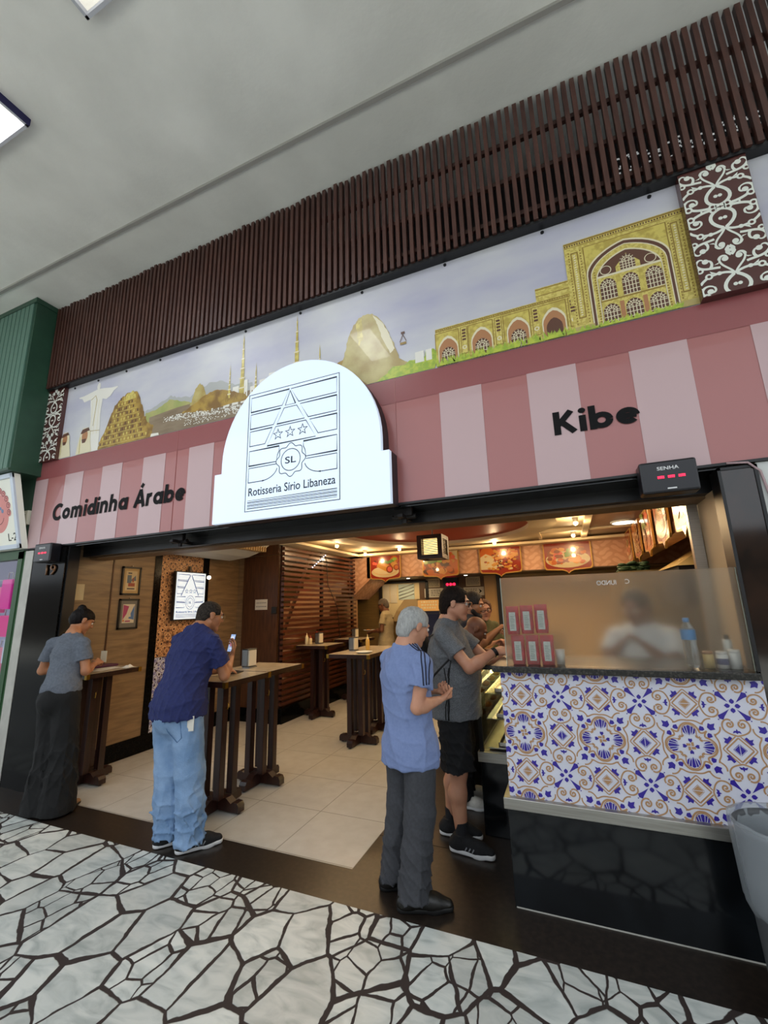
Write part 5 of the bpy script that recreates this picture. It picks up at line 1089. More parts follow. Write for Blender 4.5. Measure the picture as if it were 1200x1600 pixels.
b = MB(); n = 10; vs = [(-4.40+i*.013, 3.24+j*.012, 1.053+.03*math.exp(-((i-5)**2+(j-5)**2)/9)*rg.uniform(.6, 1.3)) for j in range(n) for i in range(n)]
b.add(vs, [(j*n+i, j*n+i+1, (j+1)*n+i+1, (j+1)*n+i) for j in range(n-1) for i in range(n-1)]); tag(base(b.obj('crumpled_napkin', m_paper)), 'crumpled white napkin at the right corner of the left wall table', 'napkin')
# ---------------------------------------------------------------- people: smooth bodies grown from joints
V = lambda *a: np.array(a, dtype=np.float64)
def nrm(v): v = np.asarray(v, float); return v/(np.linalg.norm(v)+1e-12)
class Body:
    """distance field of joined limbs -> one smooth continuous surface"""
    def __init__(s, vox=.005): s.vox = vox; s.P = []; s.disp = None
    def cone(s, a, b, ra, rb=None, k=.015, flat=None, cuts=(), sub=False):
        s.P.append(('c', V(*a), V(*b), ra, ra if rb is None else rb, k, flat, cuts, sub)); return s
    def chain(s, pts, rs, k=.015, flat=None):
        for i in range(len(pts)-1): s.cone(pts[i], pts[i+1], rs[i], rs[i+1], k, flat)
        return s
    def ell(s, c, r, R=None, k=.015, cuts=(), sub=False):
        s.P.append(('e', V(*c), V(*r), np.eye(3) if R is None else np.array(R), None, k, None, cuts, sub)); return s
    def grid(s):
        lo = V(9, 9, 9)*9; hi = -lo
        for p in s.P:
            if p[8]: continue
            if p[0] == 'c': r = max(p[3], p[4]); lo = np.minimum(lo, np.minimum(p[1], p[2])-r); hi = np.maximum(hi, np.maximum(p[1], p[2])+r)
            else: r = max(p[2]); lo = np.minimum(lo, p[1]-r); hi = np.maximum(hi, p[1]+r)
        v = s.vox; lo -= 4*v+.02; hi += 4*v+.02; n = np.ceil((hi-lo)/v).astype(int)+1; s.lo = lo; s.n = n
        D = np.full(n, .08, np.float32)
        ax = [lo[i]+v*np.arange(n[i]) for i in range(3)]
        for kind, a, b, ra, rb, k, flat, cuts, sub in s.P:
            if kind == 'c': m = max(ra, rb); l = np.minimum(a, b)-m; h = np.maximum(a, b)+m
            else: m = max(b); l = a-m; h = a+m
            mg = k+.03+3*v; i0 = np.clip(np.floor((l-mg-lo)/v).astype(int), 0, n-1); i1 = np.clip(np.ceil((h+mg-lo)/v).astype(int)+1, 1, n)
            if (i1 <= i0).any(): continue
            X, Y, Z = np.meshgrid(*[ax[i][i0[i]:i1[i]] for i in range(3)], indexing='ij')
            if kind == 'c':
                px, py, pz = X-a[0], Y-a[1], Z-a[2]; ba = b-a
                if flat is not None:
                    fn, fk = flat; fn = nrm(fn); q = (px*fn[0]+py*fn[1]+pz*fn[2])*(fk-1); px, py, pz = px+q*fn[0], py+q*fn[1], pz+q*fn[2]
                    ba = ba+fn*(ba@fn)*(fk-1)
                t = np.clip((px*ba[0]+py*ba[1]+pz*ba[2])/(ba@ba+1e-9), 0, 1)
                d = np.sqrt((px-ba[0]*t)**2+(py-ba[1]*t)**2+(pz-ba[2]*t)**2)-(ra+(rb-ra)*t)
                if flat is not None and flat[1] > 1: d = d/(1+.35*(flat[1]-1))
            else:
                R = ra; px, py, pz = X-a[0], Y-a[1], Z-a[2]
                q = [(px*R[0][i]+py*R[1][i]+pz*R[2][i])/b[i] for i in range(3)]
                k0 = np.sqrt(q[0]**2+q[1]**2+q[2]**2); k1 = np.sqrt((q[0]/b[0])**2+(q[1]/b[1])**2+(q[2]/b[2])**2)
                d = k0*(k0-1)/(k1+1e-9)
            for cp, cn in cuts:
                cn = nrm(cn); d = np.maximum(d, (X-cp[0])*cn[0]+(Y-cp[1])*cn[1]+(Z-cp[2])*cn[2])
            sl = tuple(slice(i0[i], i1[i]) for i in range(3)); D0 = D[sl]
            if sub:
                h = np.clip(.5-.5*(D0+d)/k, 0, 1); D[sl] = D0*(1-h)+(-d)*h+k*h*(1-h)
            else:
                h = np.clip(.5+.5*(D0-d)/k, 0, 1); D[sl] = D0*(1-h)+d*h-k*h*(1-h)
        if s.disp is not None:
            X, Y, Z = np.meshgrid(*ax, indexing='ij'); m = np.abs(D) < .04
            D[m] += s.disp(X[m], Y[m], Z[m]).astype(np.float32)
        s.D = D; return s
    def snap(s, p, off=.001, it=30):
        p = V(*p); v = s.vox
        def f(q):
            g = (q-s.lo)/v; i = np.clip(np.floor(g).astype(int), 0, s.n-2); t = g-i; r = 0
            for dx in (0, 1):
                for dy in (0, 1):
                    for dz in (0, 1): r += s.D[i[0]+dx, i[1]+dy, i[2]+dz]*(t[0] if dx else 1-t[0])*(t[1] if dy else 1-t[1])*(t[2] if dz else 1-t[2])
            return r
        for _ in range(it):
            d = f(p); g = np.array([f(p+e)-f(p-e) for e in np.eye(3)*v]); p = p-nrm(g)*(d-off)*.7
        return p
    def mesh(s, name, mats, parent, colorfn=None):
        s.grid(); D = s.D; lo = s.lo; v = s.vox; S = D < 0
        c = np.zeros(tuple(np.array(D.shape)-1), np.int8)
        for dx in (0, 1):
            for dy in (0, 1):
                for dz in (0, 1): c += S[dx:S.shape[0]-1+dx, dy:S.shape[1]-1+dy, dz:S.shape[2]-1+dz]
        act = (c > 0) & (c < 8); I = np.argwhere(act); idx = np.full(act.shape, -1, np.int64); idx[act] = np.arange(len(I))
        acc = np.zeros((len(I), 3)); cnt = np.zeros(len(I))
        cor = [(a, b, e) for a in (0, 1) for b in (0, 1) for e in (0, 1)]
        for p in cor:
            for ax_ in range(3):
                if p[ax_]: continue
                q = list(p); q[ax_] = 1
                dp = D[I[:, 0]+p[0], I[:, 1]+p[1], I[:, 2]+p[2]]; dq = D[I[:, 0]+q[0], I[:, 1]+q[1], I[:, 2]+q[2]]
                m = (dp < 0) != (dq < 0); t = np.zeros(len(I)); t[m] = dp[m]/(dp[m]-dq[m])
                pos = np.tile(np.array(p, float), (len(I), 1)); pos[:, ax_] += t; acc[m] += pos[m]; cnt[m] += 1
        vs = lo+v*(I+acc/cnt[:, None]); F = []
        for ax_ in range(3):
            o = [a for a in range(3) if a != ax_]
            A = np.moveaxis(S, ax_, 0); E = A[:-1] != A[1:]; E = np.moveaxis(E, 0, ax_); e = np.argwhere(E)
            m = (e[:, o[0]] > 0) & (e[:, o[1]] > 0) & (e[:, o[0]] < S.shape[o[0]]-1) & (e[:, o[1]] < S.shape[o[1]]-1); e = e[m]
            def g(da, db):
                q = e.copy(); q[:, o[0]] -= da; q[:, o[1]] -= db; return idx[q[:, 0], q[:, 1], q[:, 2]]
            quad = np.stack([g(1, 1), g(0, 1), g(0, 0), g(1, 0)], 1)
            ins = S[e[:, 0], e[:, 1], e[:, 2]]
            if ax_ == 1: ins = ~ins
            quad[~ins] = quad[~ins][:, ::-1]; F.append(quad)
        F = np.concatenate(F); F = F[(F >= 0).all(1)]
        me = bpy.data.meshes.new(name); me.vertices.add(len(vs)); me.vertices.foreach_set('co', vs.astype(np.float32).ravel())
        me.loops.add(len(F)*4); me.loops.foreach_set('vertex_index', F.astype(np.int32).ravel()); me.polygons.add(len(F))
        me.polygons.foreach_set('loop_start', np.arange(0, len(F)*4, 4, dtype=np.int32)); me.update(calc_edges=True)
        mats = mats if isinstance(mats, (list, tuple)) else [mats]
        for m in mats: me.materials.append(m)
        if colorfn is not None:
            ctr = vs[F].mean(1); me.polygons.foreach_set('material_index', colorfn(ctr).astype(np.int32))
        me.polygons.foreach_set('use_smooth', np.ones(len(F), bool)); me.validate()
        o = bpy.data.objects.new(name, me); C.objects.link(o); place(o, parent)
        sm = o.modifiers.new('smooth', 'SMOOTH'); sm.factor = .5; sm.iterations = 2
        return o
def folds(amp, seed, zc=None, zr=.25, k=(34, 34, 9)):
    amp = amp*1.5
    rs = np.random.RandomState(seed); A = [(rs.normal(size=3)*np.array(k), rs.rand()*6.3) for _ in range(5)]
    def f(X, Y, Z):
        r = 0
        for w, ph in A: r = r+(1-np.abs(np.sin(.5*(w[0]*X+w[1]*Y+w[2]*Z)+ph+.8*np.sin(9*X+7*Z+ph))))**3
        r = (r/2.6-.45)*amp
        if zc is not None: r = r*(.35+np.exp(-((Z-zc)/zr)**2)*1.4)
        return -r
    return f
def hand(B, W, hd, pn, side, curl=.5, s=1., thumb=.6, pinch=False):
    """palm, four unequal bent fingers, thumb from the side of the palm"""
    hd = nrm(hd); pn = nrm(pn-hd*(pn@hd)); lat = np.cross(hd, pn)*side   # lat points to the thumb side
    W = V(*W); kn = W+hd*.088*s
    for o_ in (-.024, -.008, .008, .024): B.cone(W+hd*.014*s+lat*o_*.62*s, kn+lat*o_*1.22*s, .0135*s, .0115*s, .008)
    B.cone(W-hd*.02, W+hd*.02, .024*s, .022*s, .01, (pn, 1.35))
    for i, (o_, L) in enumerate(((.031, .073), (.0105, .082), (-.010, .076), (-.030, .060))):
        p = kn+lat*o_*s-hd*.004; d = hd*1.0; c = curl*(1+.12*i)
        if pinch and i > 1: c = min(1.1, c*1.5)
        for j, (f, r0, r1) in enumerate(((.45, .0100, .0088), (.31, .0088, .0080), (.24, .0080, .0068))):
            ang = c*(.75 if j == 0 else 1.0); d = nrm(d*math.cos(ang)+np.cross(np.cross(d, pn), d)*math.sin(ang)) if j or True else d
            q = p+d*L*f*s; B.cone(p, q, r0*s, r1*s, .002); p = q
    p = W+hd*.022*s+lat*.024*s; d = nrm(hd*.62+lat*.62+pn*.42)
    B.cone(W+hd*.01*s+lat*.008*s, p+d*.02*s, .016*s, .014*s, .008)
    for L, r0, r1, b in ((.040, .0135, .0105, 0), (.032, .0105, .0095, thumb), (.026, .0095, .0075, thumb*.8)):
        d = nrm(d+hd*b*.8-lat*b*.6+pn*b*.15); q = p+d*L*s; B.cone(p, q, r0*s, r1*s, .003); p = q
def frame3(fd, ud=(0, 0, 1)):
    f = nrm(fd); r = nrm(np.cross(f, np.array(ud, float))); u = np.cross(r, f); return r, f, u
def headpts(c, fd, ud):
    r, f, u = frame3(fd, ud); return (lambda a, b, d: V(*c)+r*a+f*b+u*d), np.stack([r, f, u], 1), r, f, u

def skin(name, c, c2=None): return mat(name, c, .5, col2=c2 or c, scale=14, lo=.3, hi=.7, sss=.12, bump=.05, bscale=120)
def person(label, J, fwd, hdir, sk, vox=.0055, k=1., belly=0, eye=True, curl=(.5, .5), hands=(1, 1), head_up=(0, 0, 1), female=False, nose=1, pinch=(0, 0), hs=1.):
    J = {a: V(*b) for a, b in J.items()}; fw = nrm(V(*fwd)); rt = nrm(np.cross(fw, V(0, 0, 1)))
    t = thing('person', label, 'person', tuple((J['anR'][i]+J['anL'][i])/2 if i < 2 else 0 for i in range(3)))
    B = Body(vox); h, R, hr, hf, hu = headpts(J['head'], hdir, head_up)
    a = lambda *q: h(*[x*k*hs for x in q])
    E = lambda q, r, kk=.012, **kw: B.ell(a(*q), [x*k*hs for x in r], R, kk, **kw)
    # skull, jaw, face
    E((0, -.014, .030), (.076, .097, .083)); E((0, .030, -.015), (.062, .066, .080))
    for s_ in (1, -1):
        B.cone(a(s_*.048, .0, -.045), a(s_*.014, .066, -.088), .022*k, .017*k, .02); B.cone(a(s_*.036, .052, -.016), a(s_*.03, .058, -.04), .024*k, .02*k, .018)
        E((s_*.079, -.006, .0), (.009, .019, .031), .006); E((s_*.078, -.010, .017), (.010, .022, .016), .006)
        B.cone(a(s_*.012, .084, .036), a(s_*.042, .074, .036), .011*k, .010*k, .012)
    B.cone(a(0, .070, -.08), a(0, .076, -.094), .021*k, .018*k, .015)
    for s_ in (1, -1): E((s_*.031, .099, .012), (.016, .017, .011), .008, sub=True)
    if nose: B.cone(a(0, .086, .022), a(0, .110, -.016), .0085*k, .0115*k, .008); [E((s_*.011, .098, -.020), (.009, .009, .007), .006) for s_ in (1, -1)]
    B.cone(a(-.018, .086, -.047), a(.018, .086, -.047), .0065*k, None, .006); B.cone(a(-.015, .086, -.057), a(.015, .086, -.057), .0075*k, None, .006)
    # neck, trunk
    nb = J['neck']; nr = .045 if female else .055
    B.cone(a(0, -.028, -.055), nb, nr*k, (nr+.006)*k, .03); B.cone(nb, J['chest'], .075*k, .11*k, .05, (fw, 1.25))
    B.cone(J['chest'], J['pelvis'], .12*k, .10*k, .05, (fw, 1.4))
    for S_, s_ in (('R', 1), ('L', -1)):
        sh, el, wr = J['sh'+S_], J['el'+S_], J['wr'+S_]
        B.cone(nb+V(0, 0, -.035), sh-V(0, 0, .012), .042*k, .040*k, .03); B.chain([sh-V(0, 0, .012), (sh+el)/2, el], [.041*k, .042*k, .037*k], .02)
        m = el*.68+wr*.32; B.chain([el, m, wr], [.037*k, .041*k, .0245*k], .02)
        hip, kn_, an = J['hip'+S_], J['kn'+S_], J['an'+S_]
        B.chain([hip, (hip+kn_)/2, kn_], [.066*k, .068*k, .054*k], .03)
        back = -nrm(J['toe'+S_]-an)*.018; back[2] = 0; cm = kn_*.66+an*.34+back
        B.chain([kn_, cm, an], [.052*k, .058*k, .036*k], .03); tq = (J['toe'+S_]-an)*.55+an; tq[2] = .045; B.cone(an-V(0, 0, .03), tq, .034*k, .022*k, .02)
        if hands[0 if S_ == 'R' else 1]:
            i = 0 if S_ == 'R' else 1
            hd = J.get('hd'+S_, nrm(wr-el)); pn = J.get('pn'+S_, V(0, 0, -1.)); hand(B, wr, hd, pn, s_, curl[i], k, pinch=pinch[i])
    B.mesh('body', sk, t)
    if eye:
        for s_ in (1, -1):
            MB().ball(tuple(a(s_*.031, .083, .012)), .0115*k, 12, 8).obj('eye', mat('eye_white', '#cfc8be', .3), t); MB().ball(tuple(a(s_*.031, .0925, .012)), .0048*k, 10, 6).obj('iris', mat('iris_dark', '#2a1a12', .2), t)
            b = MB(); b.tube([tuple(a(s_*x, y, z)) for x, y, z in ((.014, .094, .034), (.030, .095, .040), (.046, .083, .035))], .0032*k, 6); b.obj('eyebrow', mat('brow_'+('grey' if J.get('grey') is not None else 'dark'), '#2c2019', .8), t)
        b = MB(); b.tube([tuple(a(x, y, z)) for x, y, z in ((-.02, .088, -.052), (0, .0945, -.0515), (.02, .088, -.052))], .0035*k, 6); b.obj('lips', mat('lip_tone', '#8f4c42', .5), t)
    return t, J, a, R, fw, rt, h
def shirt(t, J, fw, rt, m, name='shirt', hem=.78, sl=.5, k=1., belly=.0, seed=1, amp=.006, vox=.006, fit=1., low=0, sw=.062, neck=1, length=None):
    B = Body(vox); nb, ch, pv = J['neck'], J['chest'], J['pelvis']; cut = [((0, 0, hem), (0, 0, -1))]
    up = nrm(nb-pv)
    B.cone(nb+V(0, 0, -.06), ch, .115*k*fit, .158*k*fit, .05, (fw, 1.3)); mid = (ch+pv)/2+fw*belly*.6
    B.cone(ch, mid, .158*k*fit, .150*k*fit+belly*.35, .05, (fw, 1.25-belly*1.5)); low_ = V(pv[0], pv[1], min(pv[2], hem))-V(0, 0, .05)
    B.cone(mid, low_, .150*k*fit+belly*.35, .172*k*fit+belly*.2, .05, (fw, 1.2-belly*.6), cut); B.cone(low_+V(0, 0, .1), low_, .185*k*fit, .19*k*fit, .05, (fw, 1.22), cut)
    if neck: B.cone(nb+V(0, 0, -.05), nb+V(0, 0, .012), .078*k, .062*k, .02, cuts=[(tuple(nb+up*.018), tuple(up))])
    ends = []
    for S_ in ('R', 'L'):
        sh, el = J['sh'+S_], J['el'+S_]; d = nrm(el-sh); e = sh+(el-sh)*sl; ends.append((e, d))
        B.cone(nb+V(0, 0, -.045), (sh*.8+nb*.2)-V(0, 0, .012), .074*k, .062*k, .05); B.cone(sh, e+d*.03, .058*k, (sw+.006)*k, .03, cuts=[(tuple(e), tuple(d))])
    B.disp = folds(amp, seed, None, k=(38, 38, 46))
    o = B.mesh(name, m, t); return B, ends
def trousers(t, J, fw, m, name='trousers', top=.95, wid=(.105, .085, .075, .085), k=1., hemz=.06, seed=2, amp=.010, vox=.0065, shorts=0, seatr=.155, zc=.12, butt=1):
    B = Body(vox); pv = J['pelvis']; ct = [((0, 0, top), (0, 0, 1))]
    if top > pv[2]: B.cone(pv+V(0, 0, .03), pv+V(0, 0, top-pv[2]), seatr*k, seatr*.95*k, .04, (fw, 1.3), ct)
    B.cone(pv-V(0, 0, .04), pv+V(0, 0, .03), seatr*k*.95, seatr*k, .04, (fw, 1.22), ct)
    if butt: B.ell(pv-fw*.045+V(0, 0, -.03), (.13*k, .13*k, .12*k), None, .05, ct)
    for S_ in ('R', 'L'):
        hip, kn_, an = J['hip'+S_], J['kn'+S_], J['an'+S_]
        if shorts:
            e = V(*(kn_*(1-(shorts-kn_[2])/(hip[2]-kn_[2]))+hip*((shorts-kn_[2])/(hip[2]-kn_[2]))))
            B.cone(hip, e-V(0, 0, .03), wid[0]*k, wid[1]*k, .03, cuts=[((0, 0, shorts), (0, 0, -1))]); continue
        an2 = V(an[0], an[1], hemz-.02)
        B.cone(hip, kn_, wid[0]*k, wid[1]*k, .04, cuts=ct); mid = (kn_+an)/2; B.cone(kn_, mid, wid[1]*k, wid[2]*k, .03); B.cone(mid, an2, wid[2]*k, wid[3]*k, .03, cuts=[((0, 0, hemz), (0, 0, -1))])
    B.disp = folds(amp, seed, zc, .22, (48, 48, 34)); B.mesh(name, m, t); return B
def shoe(t, an, toe, m, ms, name='shoe', k=1., sole=.028, trainer=False, laces=None):
    d = toe-an; d[2] = 0; d = nrm(d); s_ = np.cross(d, V(0, 0, 1)); g = V(an[0], an[1], 0); Bs = Body(.005)
    heel, ball, tip = g-d*.055, g+d*.115, g+d*.185
    for w0, w1, a_, b_ in ((.034, .038, heel, ball), (.038, .030, ball, tip)):
        Bs.cone(a_+V(0, 0, .02), b_+V(0, 0, .02), w0*k, w1*k, .02, cuts=[((0, 0, .003), (0, 0, -1)), ((0, 0, sole), (0, 0, 1))])
    B = Body(.005)
    B.cone(heel+V(0, 0, sole+.012), ball+V(0, 0, sole+.010), .036*k, .037*k, .03, cuts=[((0, 0, sole-.004), (0, 0, -1))])
    B.cone(ball+V(0, 0, sole+.010), tip+V(0, 0, sole+.0), .036*k, .027*k, .03, cuts=[((0, 0, sole-.004), (0, 0, -1))])
    B.cone(g-d*.03+V(0, 0, .055), g-d*.012+V(0, 0, .105), .038*k, .041*k, .03, cuts=[((0, 0, .112), (0, 0, 1))]); B.cone(g+V(0, 0, .08), g+d*.09+V(0, 0, .05), .036*k, .03*k, .03)
    o = B.mesh(name, m, t); so = Bs.mesh('sole', ms, t)
    so.parent = o
    if trainer:
        for j in range(3):
            b = MB(); c = g+d*(.035+j*.024)
            for sg in (1, -1): b.tube([tuple(B.snap(c+s_*sg*.05*k+V(0, 0, .038)+d*q*.012+V(0, 0, q*.022), .001)) for q in (-.3, .3, .9)], .004, 6)
            x = b.obj('shoe_stripe', trainer, t)
    return o
def hair_cap(t, a, R, m, k=1., top=.083, name='hair', off=.008, front=.055, side=-.005, nape=-.075, rough_=0, seed=3, vox=.005, fade=False):
    """short hair: skull shell cut by the hairline"""
    B = Body(vox); r, f, u = R[:, 0], R[:, 1], R[:, 2]
    B.ell(a(0, -.014, .032), [(.076+off)*k, (.097+off)*k, (.083+off+.004)*k], R, .01)
    B.ell(a(0, -.048, -.022), [(.062+off)*k, (.058+off)*k, (.075+off)*k], R, .02)
    fp = a(0, front, .05); B.P.append(('c', a(0, front+.075, -.02), a(0, front+.065, .045), .085*k, .07*k, .012, None, (), True))
    B.cone(a(-.14, .06, -.05), a(.14, .06, -.05), .07*k, None, .01, sub=True); B.cone(a(-.12, .0, -.055+side*0), a(.12, .0, -.055), .045*k, None, .01, sub=True)
    B.cone(a(-.1, -.06, nape-.07), a(.1, -.06, nape-.07), .055*k, None, .012, sub=True)
    for s_ in (1, -1): B.ell(a(s_*.085, .0, -.004), (.016*k, .024*k, .03*k), R, .006, sub=True)
    if rough_:
        B.disp = folds(rough_*.7, seed, None, k=(150, 150, 110))
    return B.mesh(name, m, t)
def glasses(t, a, m, k=1., wire=.0022):
    g = MB()
    for s_ in (1, -1):
        g.tube([tuple(a(s_*.034+.024*math.cos(q), .104, .010+.018*math.sin(q))) for q in [2*PI*i/16 for i in range(17)]], wire, 6)
        g.tube([tuple(a(s_*.057, .103, .016)), tuple(a(s_*.078, .06, .016)), tuple(a(s_*.084, .0, .014)), tuple(a(s_*.084, -.02, -.004))], wire*.9, 6)
    g.tube([tuple(a(-.010, .105, .014)), tuple(a(.010, .105, .014))], wire, 6); return g.obj('glasses', m, t)
sk_a = skin('skin_tan', '#b07a58', '#a06a4a'); sk_b = skin('skin_fair', '#c08d70', '#b27c62'); sk_c = skin('skin_olive', '#a8744f', '#986442'); sk_d = skin('skin_brown', '#7c5038', '#6c432f')
def cloth(n, c, c2=None, b=.25, bs=220, r=.85, **kw): return mat(n, c, r, col2=c2 or c, scale=kw.pop('scale', 60), bump=b, bscale=bs, sheen=0, **kw)
# ---- old man, blue shirt
J = dict(head=(-.955, 2.74, 1.475), neck=(-1.005, 2.69, 1.335), chest=(-1.01, 2.68, 1.18), pelvis=(-.985, 2.67, .87), shR=(-.855, 2.605, 1.27), shL=(-1.165, 2.79, 1.27), elR=(-.885, 2.54, 1.03), elL=(-1.16, 2.90, 1.03),
         wrR=(-.800, 2.69, 1.045), wrL=(-.93, 2.93, 1.05), hipR=(-.905, 2.62, .85), hipL=(-1.07, 2.72, .85), knR=(-.915, 2.60, .46), knL=(-1.07, 2.72, .46), anR=(-.955, 2.55, .09), anL=(-1.12, 2.69, .09), toeR=(-.80, 2.61, .04), toeL=(-.98, 2.77, .04),
         hdR=(.30, .75, .0), hdL=(.75, -.25, .0), pnR=(-.4, .1, .9), pnL=(.1, .3, .9))
t, J, a, R, fw, rt, h = person('elderly person with grey hair, light blue shirt and grey trousers, looking down at their hands', J, (.5, .87, 0), (.62, .68, -.38), sk_b, curl=(1.0, 1.0), vox=.005)
m_bs = cloth('light_blue_jersey', '#7383ac', '#6d7da6', .1); B, ends = shirt(t, J, fw, rt, m_bs, hem=.70, sl=.56, fit=1.04, seed=4, sw=.078, amp=.010)
for o_ in (-.018, 0, .018):
    b = MB(); s0, s1 = J['neck']+V(.05, -.03, .02), J['elR']
    d = nrm(np.cross(J['elR']-J['shR'], V(0, 0, 1.)));
    pts = []
    for q in range(17):
        tq = q/16; p = (J['neck']+V(.02, -.01, .05))*(1-tq*2)+(J['shR']+V(.0, 0, .08))*(tq*2) if tq < .5 else (J['shR']+V(.0, 0, .08))*(2-2*tq)+(J['shR']*.46+J['elR']*.54+V(.055, -.05, .02))*(2*tq-1)
        pts.append(tuple(B.snap(p+V(o_*.6, o_*.9, 0), .0005)))
    b.tube(pts, .0045, 6); b.obj('shirt_stripe', mat('navy_stripe', '#171b30', .7), t)
trousers(t, J, fw, cloth('charcoal_wool', '#35363a', '#3c3d42', .15), top=.76, wid=(.100, .088, .084, .09), hemz=.055, seed=6, zc=.14, seatr=.14, butt=0)
m_leather = mat('black_leather', '#14120f', .35, bump=.1, bscale=80); m_rub = mat('black_rubber', '#0e0e0e', .6)
for s_ in 'RL': shoe(t, J['an'+s_]+V(0, 0, 0), J['toe'+s_], m_leather, m_rub, k=1.12)
hair_cap(t, a, R, mat('grey_hair', '#8a8a88', .7, col2='#a5a5a2', scale=70, st=(1, 1, .4), detail=8, bump=.5, bscale=140), rough_=.004, off=.011, front=.05, nape=-.08)
# ---- man in grey tee and shorts
J = dict(head=(-.80, 3.27, 1.615), neck=(-.875, 3.28, 1.465), chest=(-.875, 3.29, 1.27), pelvis=(-.85, 3.29, .92), shR=(-.87, 3.11, 1.40), shL=(-.86, 3.47, 1.40), elR=(-.68, 3.07, 1.185), elL=(-.63, 3.49, 1.19), wrR=(-.51, 3.17, 1.285), wrL=(-.46, 3.40, 1.26),
         hipR=(-.85, 3.20, .88), hipL=(-.86, 3.38, .88), knR=(-.83, 3.20, .48), knL=(-.89, 3.38, .48), anR=(-.83, 3.19, .09), anL=(-.95, 3.38, .09), toeR=(-.66, 3.17, .04), toeL=(-.78, 3.38, .04), hdR=(.9, .25, .05), hdL=(.9, -.1, .1), pnR=(.1, .6, -.7), pnL=(.1, -.6, -.7))
t, J, a, R, fw, rt, h = person('person in a grey shirt and black shorts with glasses reaching to the counter', J, (.99, .12, 0), (.96, .1, -.18), sk_b, curl=(.55, .5), vox=.005, k=1.03, pinch=(1, 1))
B, e = shirt(t, J, fw, rt, cloth('heather_grey', '#55585c', '#6b6e72', .15, scale=160, lo=.4, hi=.6), hem=.84, sl=.60, fit=1.12, belly=.06, seed=8, sw=.068, k=1.02)
for o_ in (-.02, 0.0, .02):
    b = MB(); b.tube([tuple(B.snap(V(-.86+o_, 3.0, 1.17-q*.033), .0005)) for q in range(11)], .0042, 6); b.obj('shirt_stripe', mat('black_stripe', '#121215', .8), t)
trousers(t, J, fw, cloth('black_shorts', '#0f0f12', '#131316', .1), name='shorts', top=.90, shorts=.50, wid=(.120, .112), amp=.012, seed=9, zc=.6, seatr=.155)
for s_ in 'RL':
    B = Body(.005); B.cone(J['an'+s_]+V(0, 0, -.02), J['an'+s_]+V(0, 0, .09), .042, .044, .01, cuts=[(tuple(J['an'+s_]+V(0, 0, .095)), (0, 0, 1))]); B.mesh('sock', cloth('black_sock', '#17171a', '#1c1c20'), t)
    shoe(t, J['an'+s_], J['toe'+s_], cloth('black_knit', '#121214', '#18181b'), mat('white_sole', '#d2d2d2', .5), k=1.15, sole=.034, trainer=mat('grey_stripe', '#8d8f93', .6))
hair_cap(t, a, R, mat('dark_brown_hair', '#0e0907', .7, spec=.15, col2='#241a15', scale=60, bump=.6, bscale=90), rough_=.005, off=.014, front=.062, k=1.03)
glasses(t, a, mat('black_frame', '#0f0f10', .3), wire=.003)
w = MB(); d = nrm(J['wrR']-J['elR']); c = J['wrR']-d*.01
w.cyl(tuple(c-d*.012), tuple(c+d*.012), .033, n=20); w.obj('watch', mat('watch_black', '#101012', .4), t)
tt = thing('backpack', 'black backpack hanging on the back of the person in the grey shirt', 'backpack', (-1.03, 3.34, .95))
B = Body(.008); B.cone((-1.11, 3.34, 1.32), (-1.10, 3.34, 1.05), .10, .12, .04, ((1, 0, 0), 1.7)); B.disp = folds(.008, 21); B.mesh('bag', cloth('black_nylon', '#111118', '#16161d', .1), tt)
MB().tube([(-.99, 3.18, 1.38), (-.90, 3.10, 1.42), (-.80, 3.11, 1.34), (-.82, 3.09, 1.24), (-.92, 3.05, 1.14), (-1.02, 3.12, 1.03)], .007, 8).obj('strap', mat('black_strap', '#0e0e12', .7), tt)
# ---- man in navy polo and jeans
J = dict(head=(-2.86, 2.90, 1.565), neck=(-2.885, 2.80, 1.445), chest=(-2.86, 2.72, 1.25), pelvis=(-2.83, 2.60, .88), shR=(-2.68, 2.76, 1.37), shL=(-3.07, 2.78, 1.37), elR=(-2.645, 2.87, 1.095), elL=(-3.08, 2.93, 1.10), wrR=(-2.735, 3.04, 1.22), wrL=(-2.93, 3.10, 1.09),
         hipR=(-2.735, 2.60, .86), hipL=(-2.925, 2.60, .86), knR=(-2.67, 2.60, .47), knL=(-2.87, 2.60, .47), anR=(-2.60, 2.57, .09), anL=(-2.81, 2.57, .09), toeR=(-2.49, 2.71, .04), toeL=(-2.70, 2.72, .04), hdR=(-.15, .45, .85), hdL=(.8, .5, .1), pnR=(-.5, -.75, .3), pnL=(.1, .1, -1))
t, J, a, R, fw, rt, h = person('person in a navy polo shirt and light blue jeans leaning on a bar table', J, (.05, 1, 0), (.45, .85, -.25), sk_a, curl=(.45, .35), vox=.0052, k=1.03)
m_navy = cloth('navy_pique', '#1c2350', '#20285a', .12); B, e = shirt(t, J, fw, rt, m_navy, hem=.85, sl=.66, fit=1.15, seed=12, sw=.078, k=1.03, amp=.012, name='polo_shirt')
Bc = Body(.005); n_ = J['neck']; Bc.cone(n_+V(0, -.01, -.02), n_+V(.0, .02, .035), .072, .066, .01, cuts=[(tuple(n_+V(0, .015, .035)), (0, .2, 1))]); Bc.mesh('collar', m_navy, t)
m_jean = cloth('light_denim', '#6482a6', '#7f9abb', .35, 90, scale=7); Bt = trousers(t, J, fw, m_jean, name='jeans', top=.90, wid=(.112, .10, .094, .098), hemz=.05, seed=14, amp=.012, seatr=.158, zc=.12, k=1.02)
pc = [Bt.snap(V(x, 2.40, z), .001) for x, z in ((-2.76, .84), (-2.62, .84), (-2.625, .73), (-2.69, .695), (-2.755, .73))]
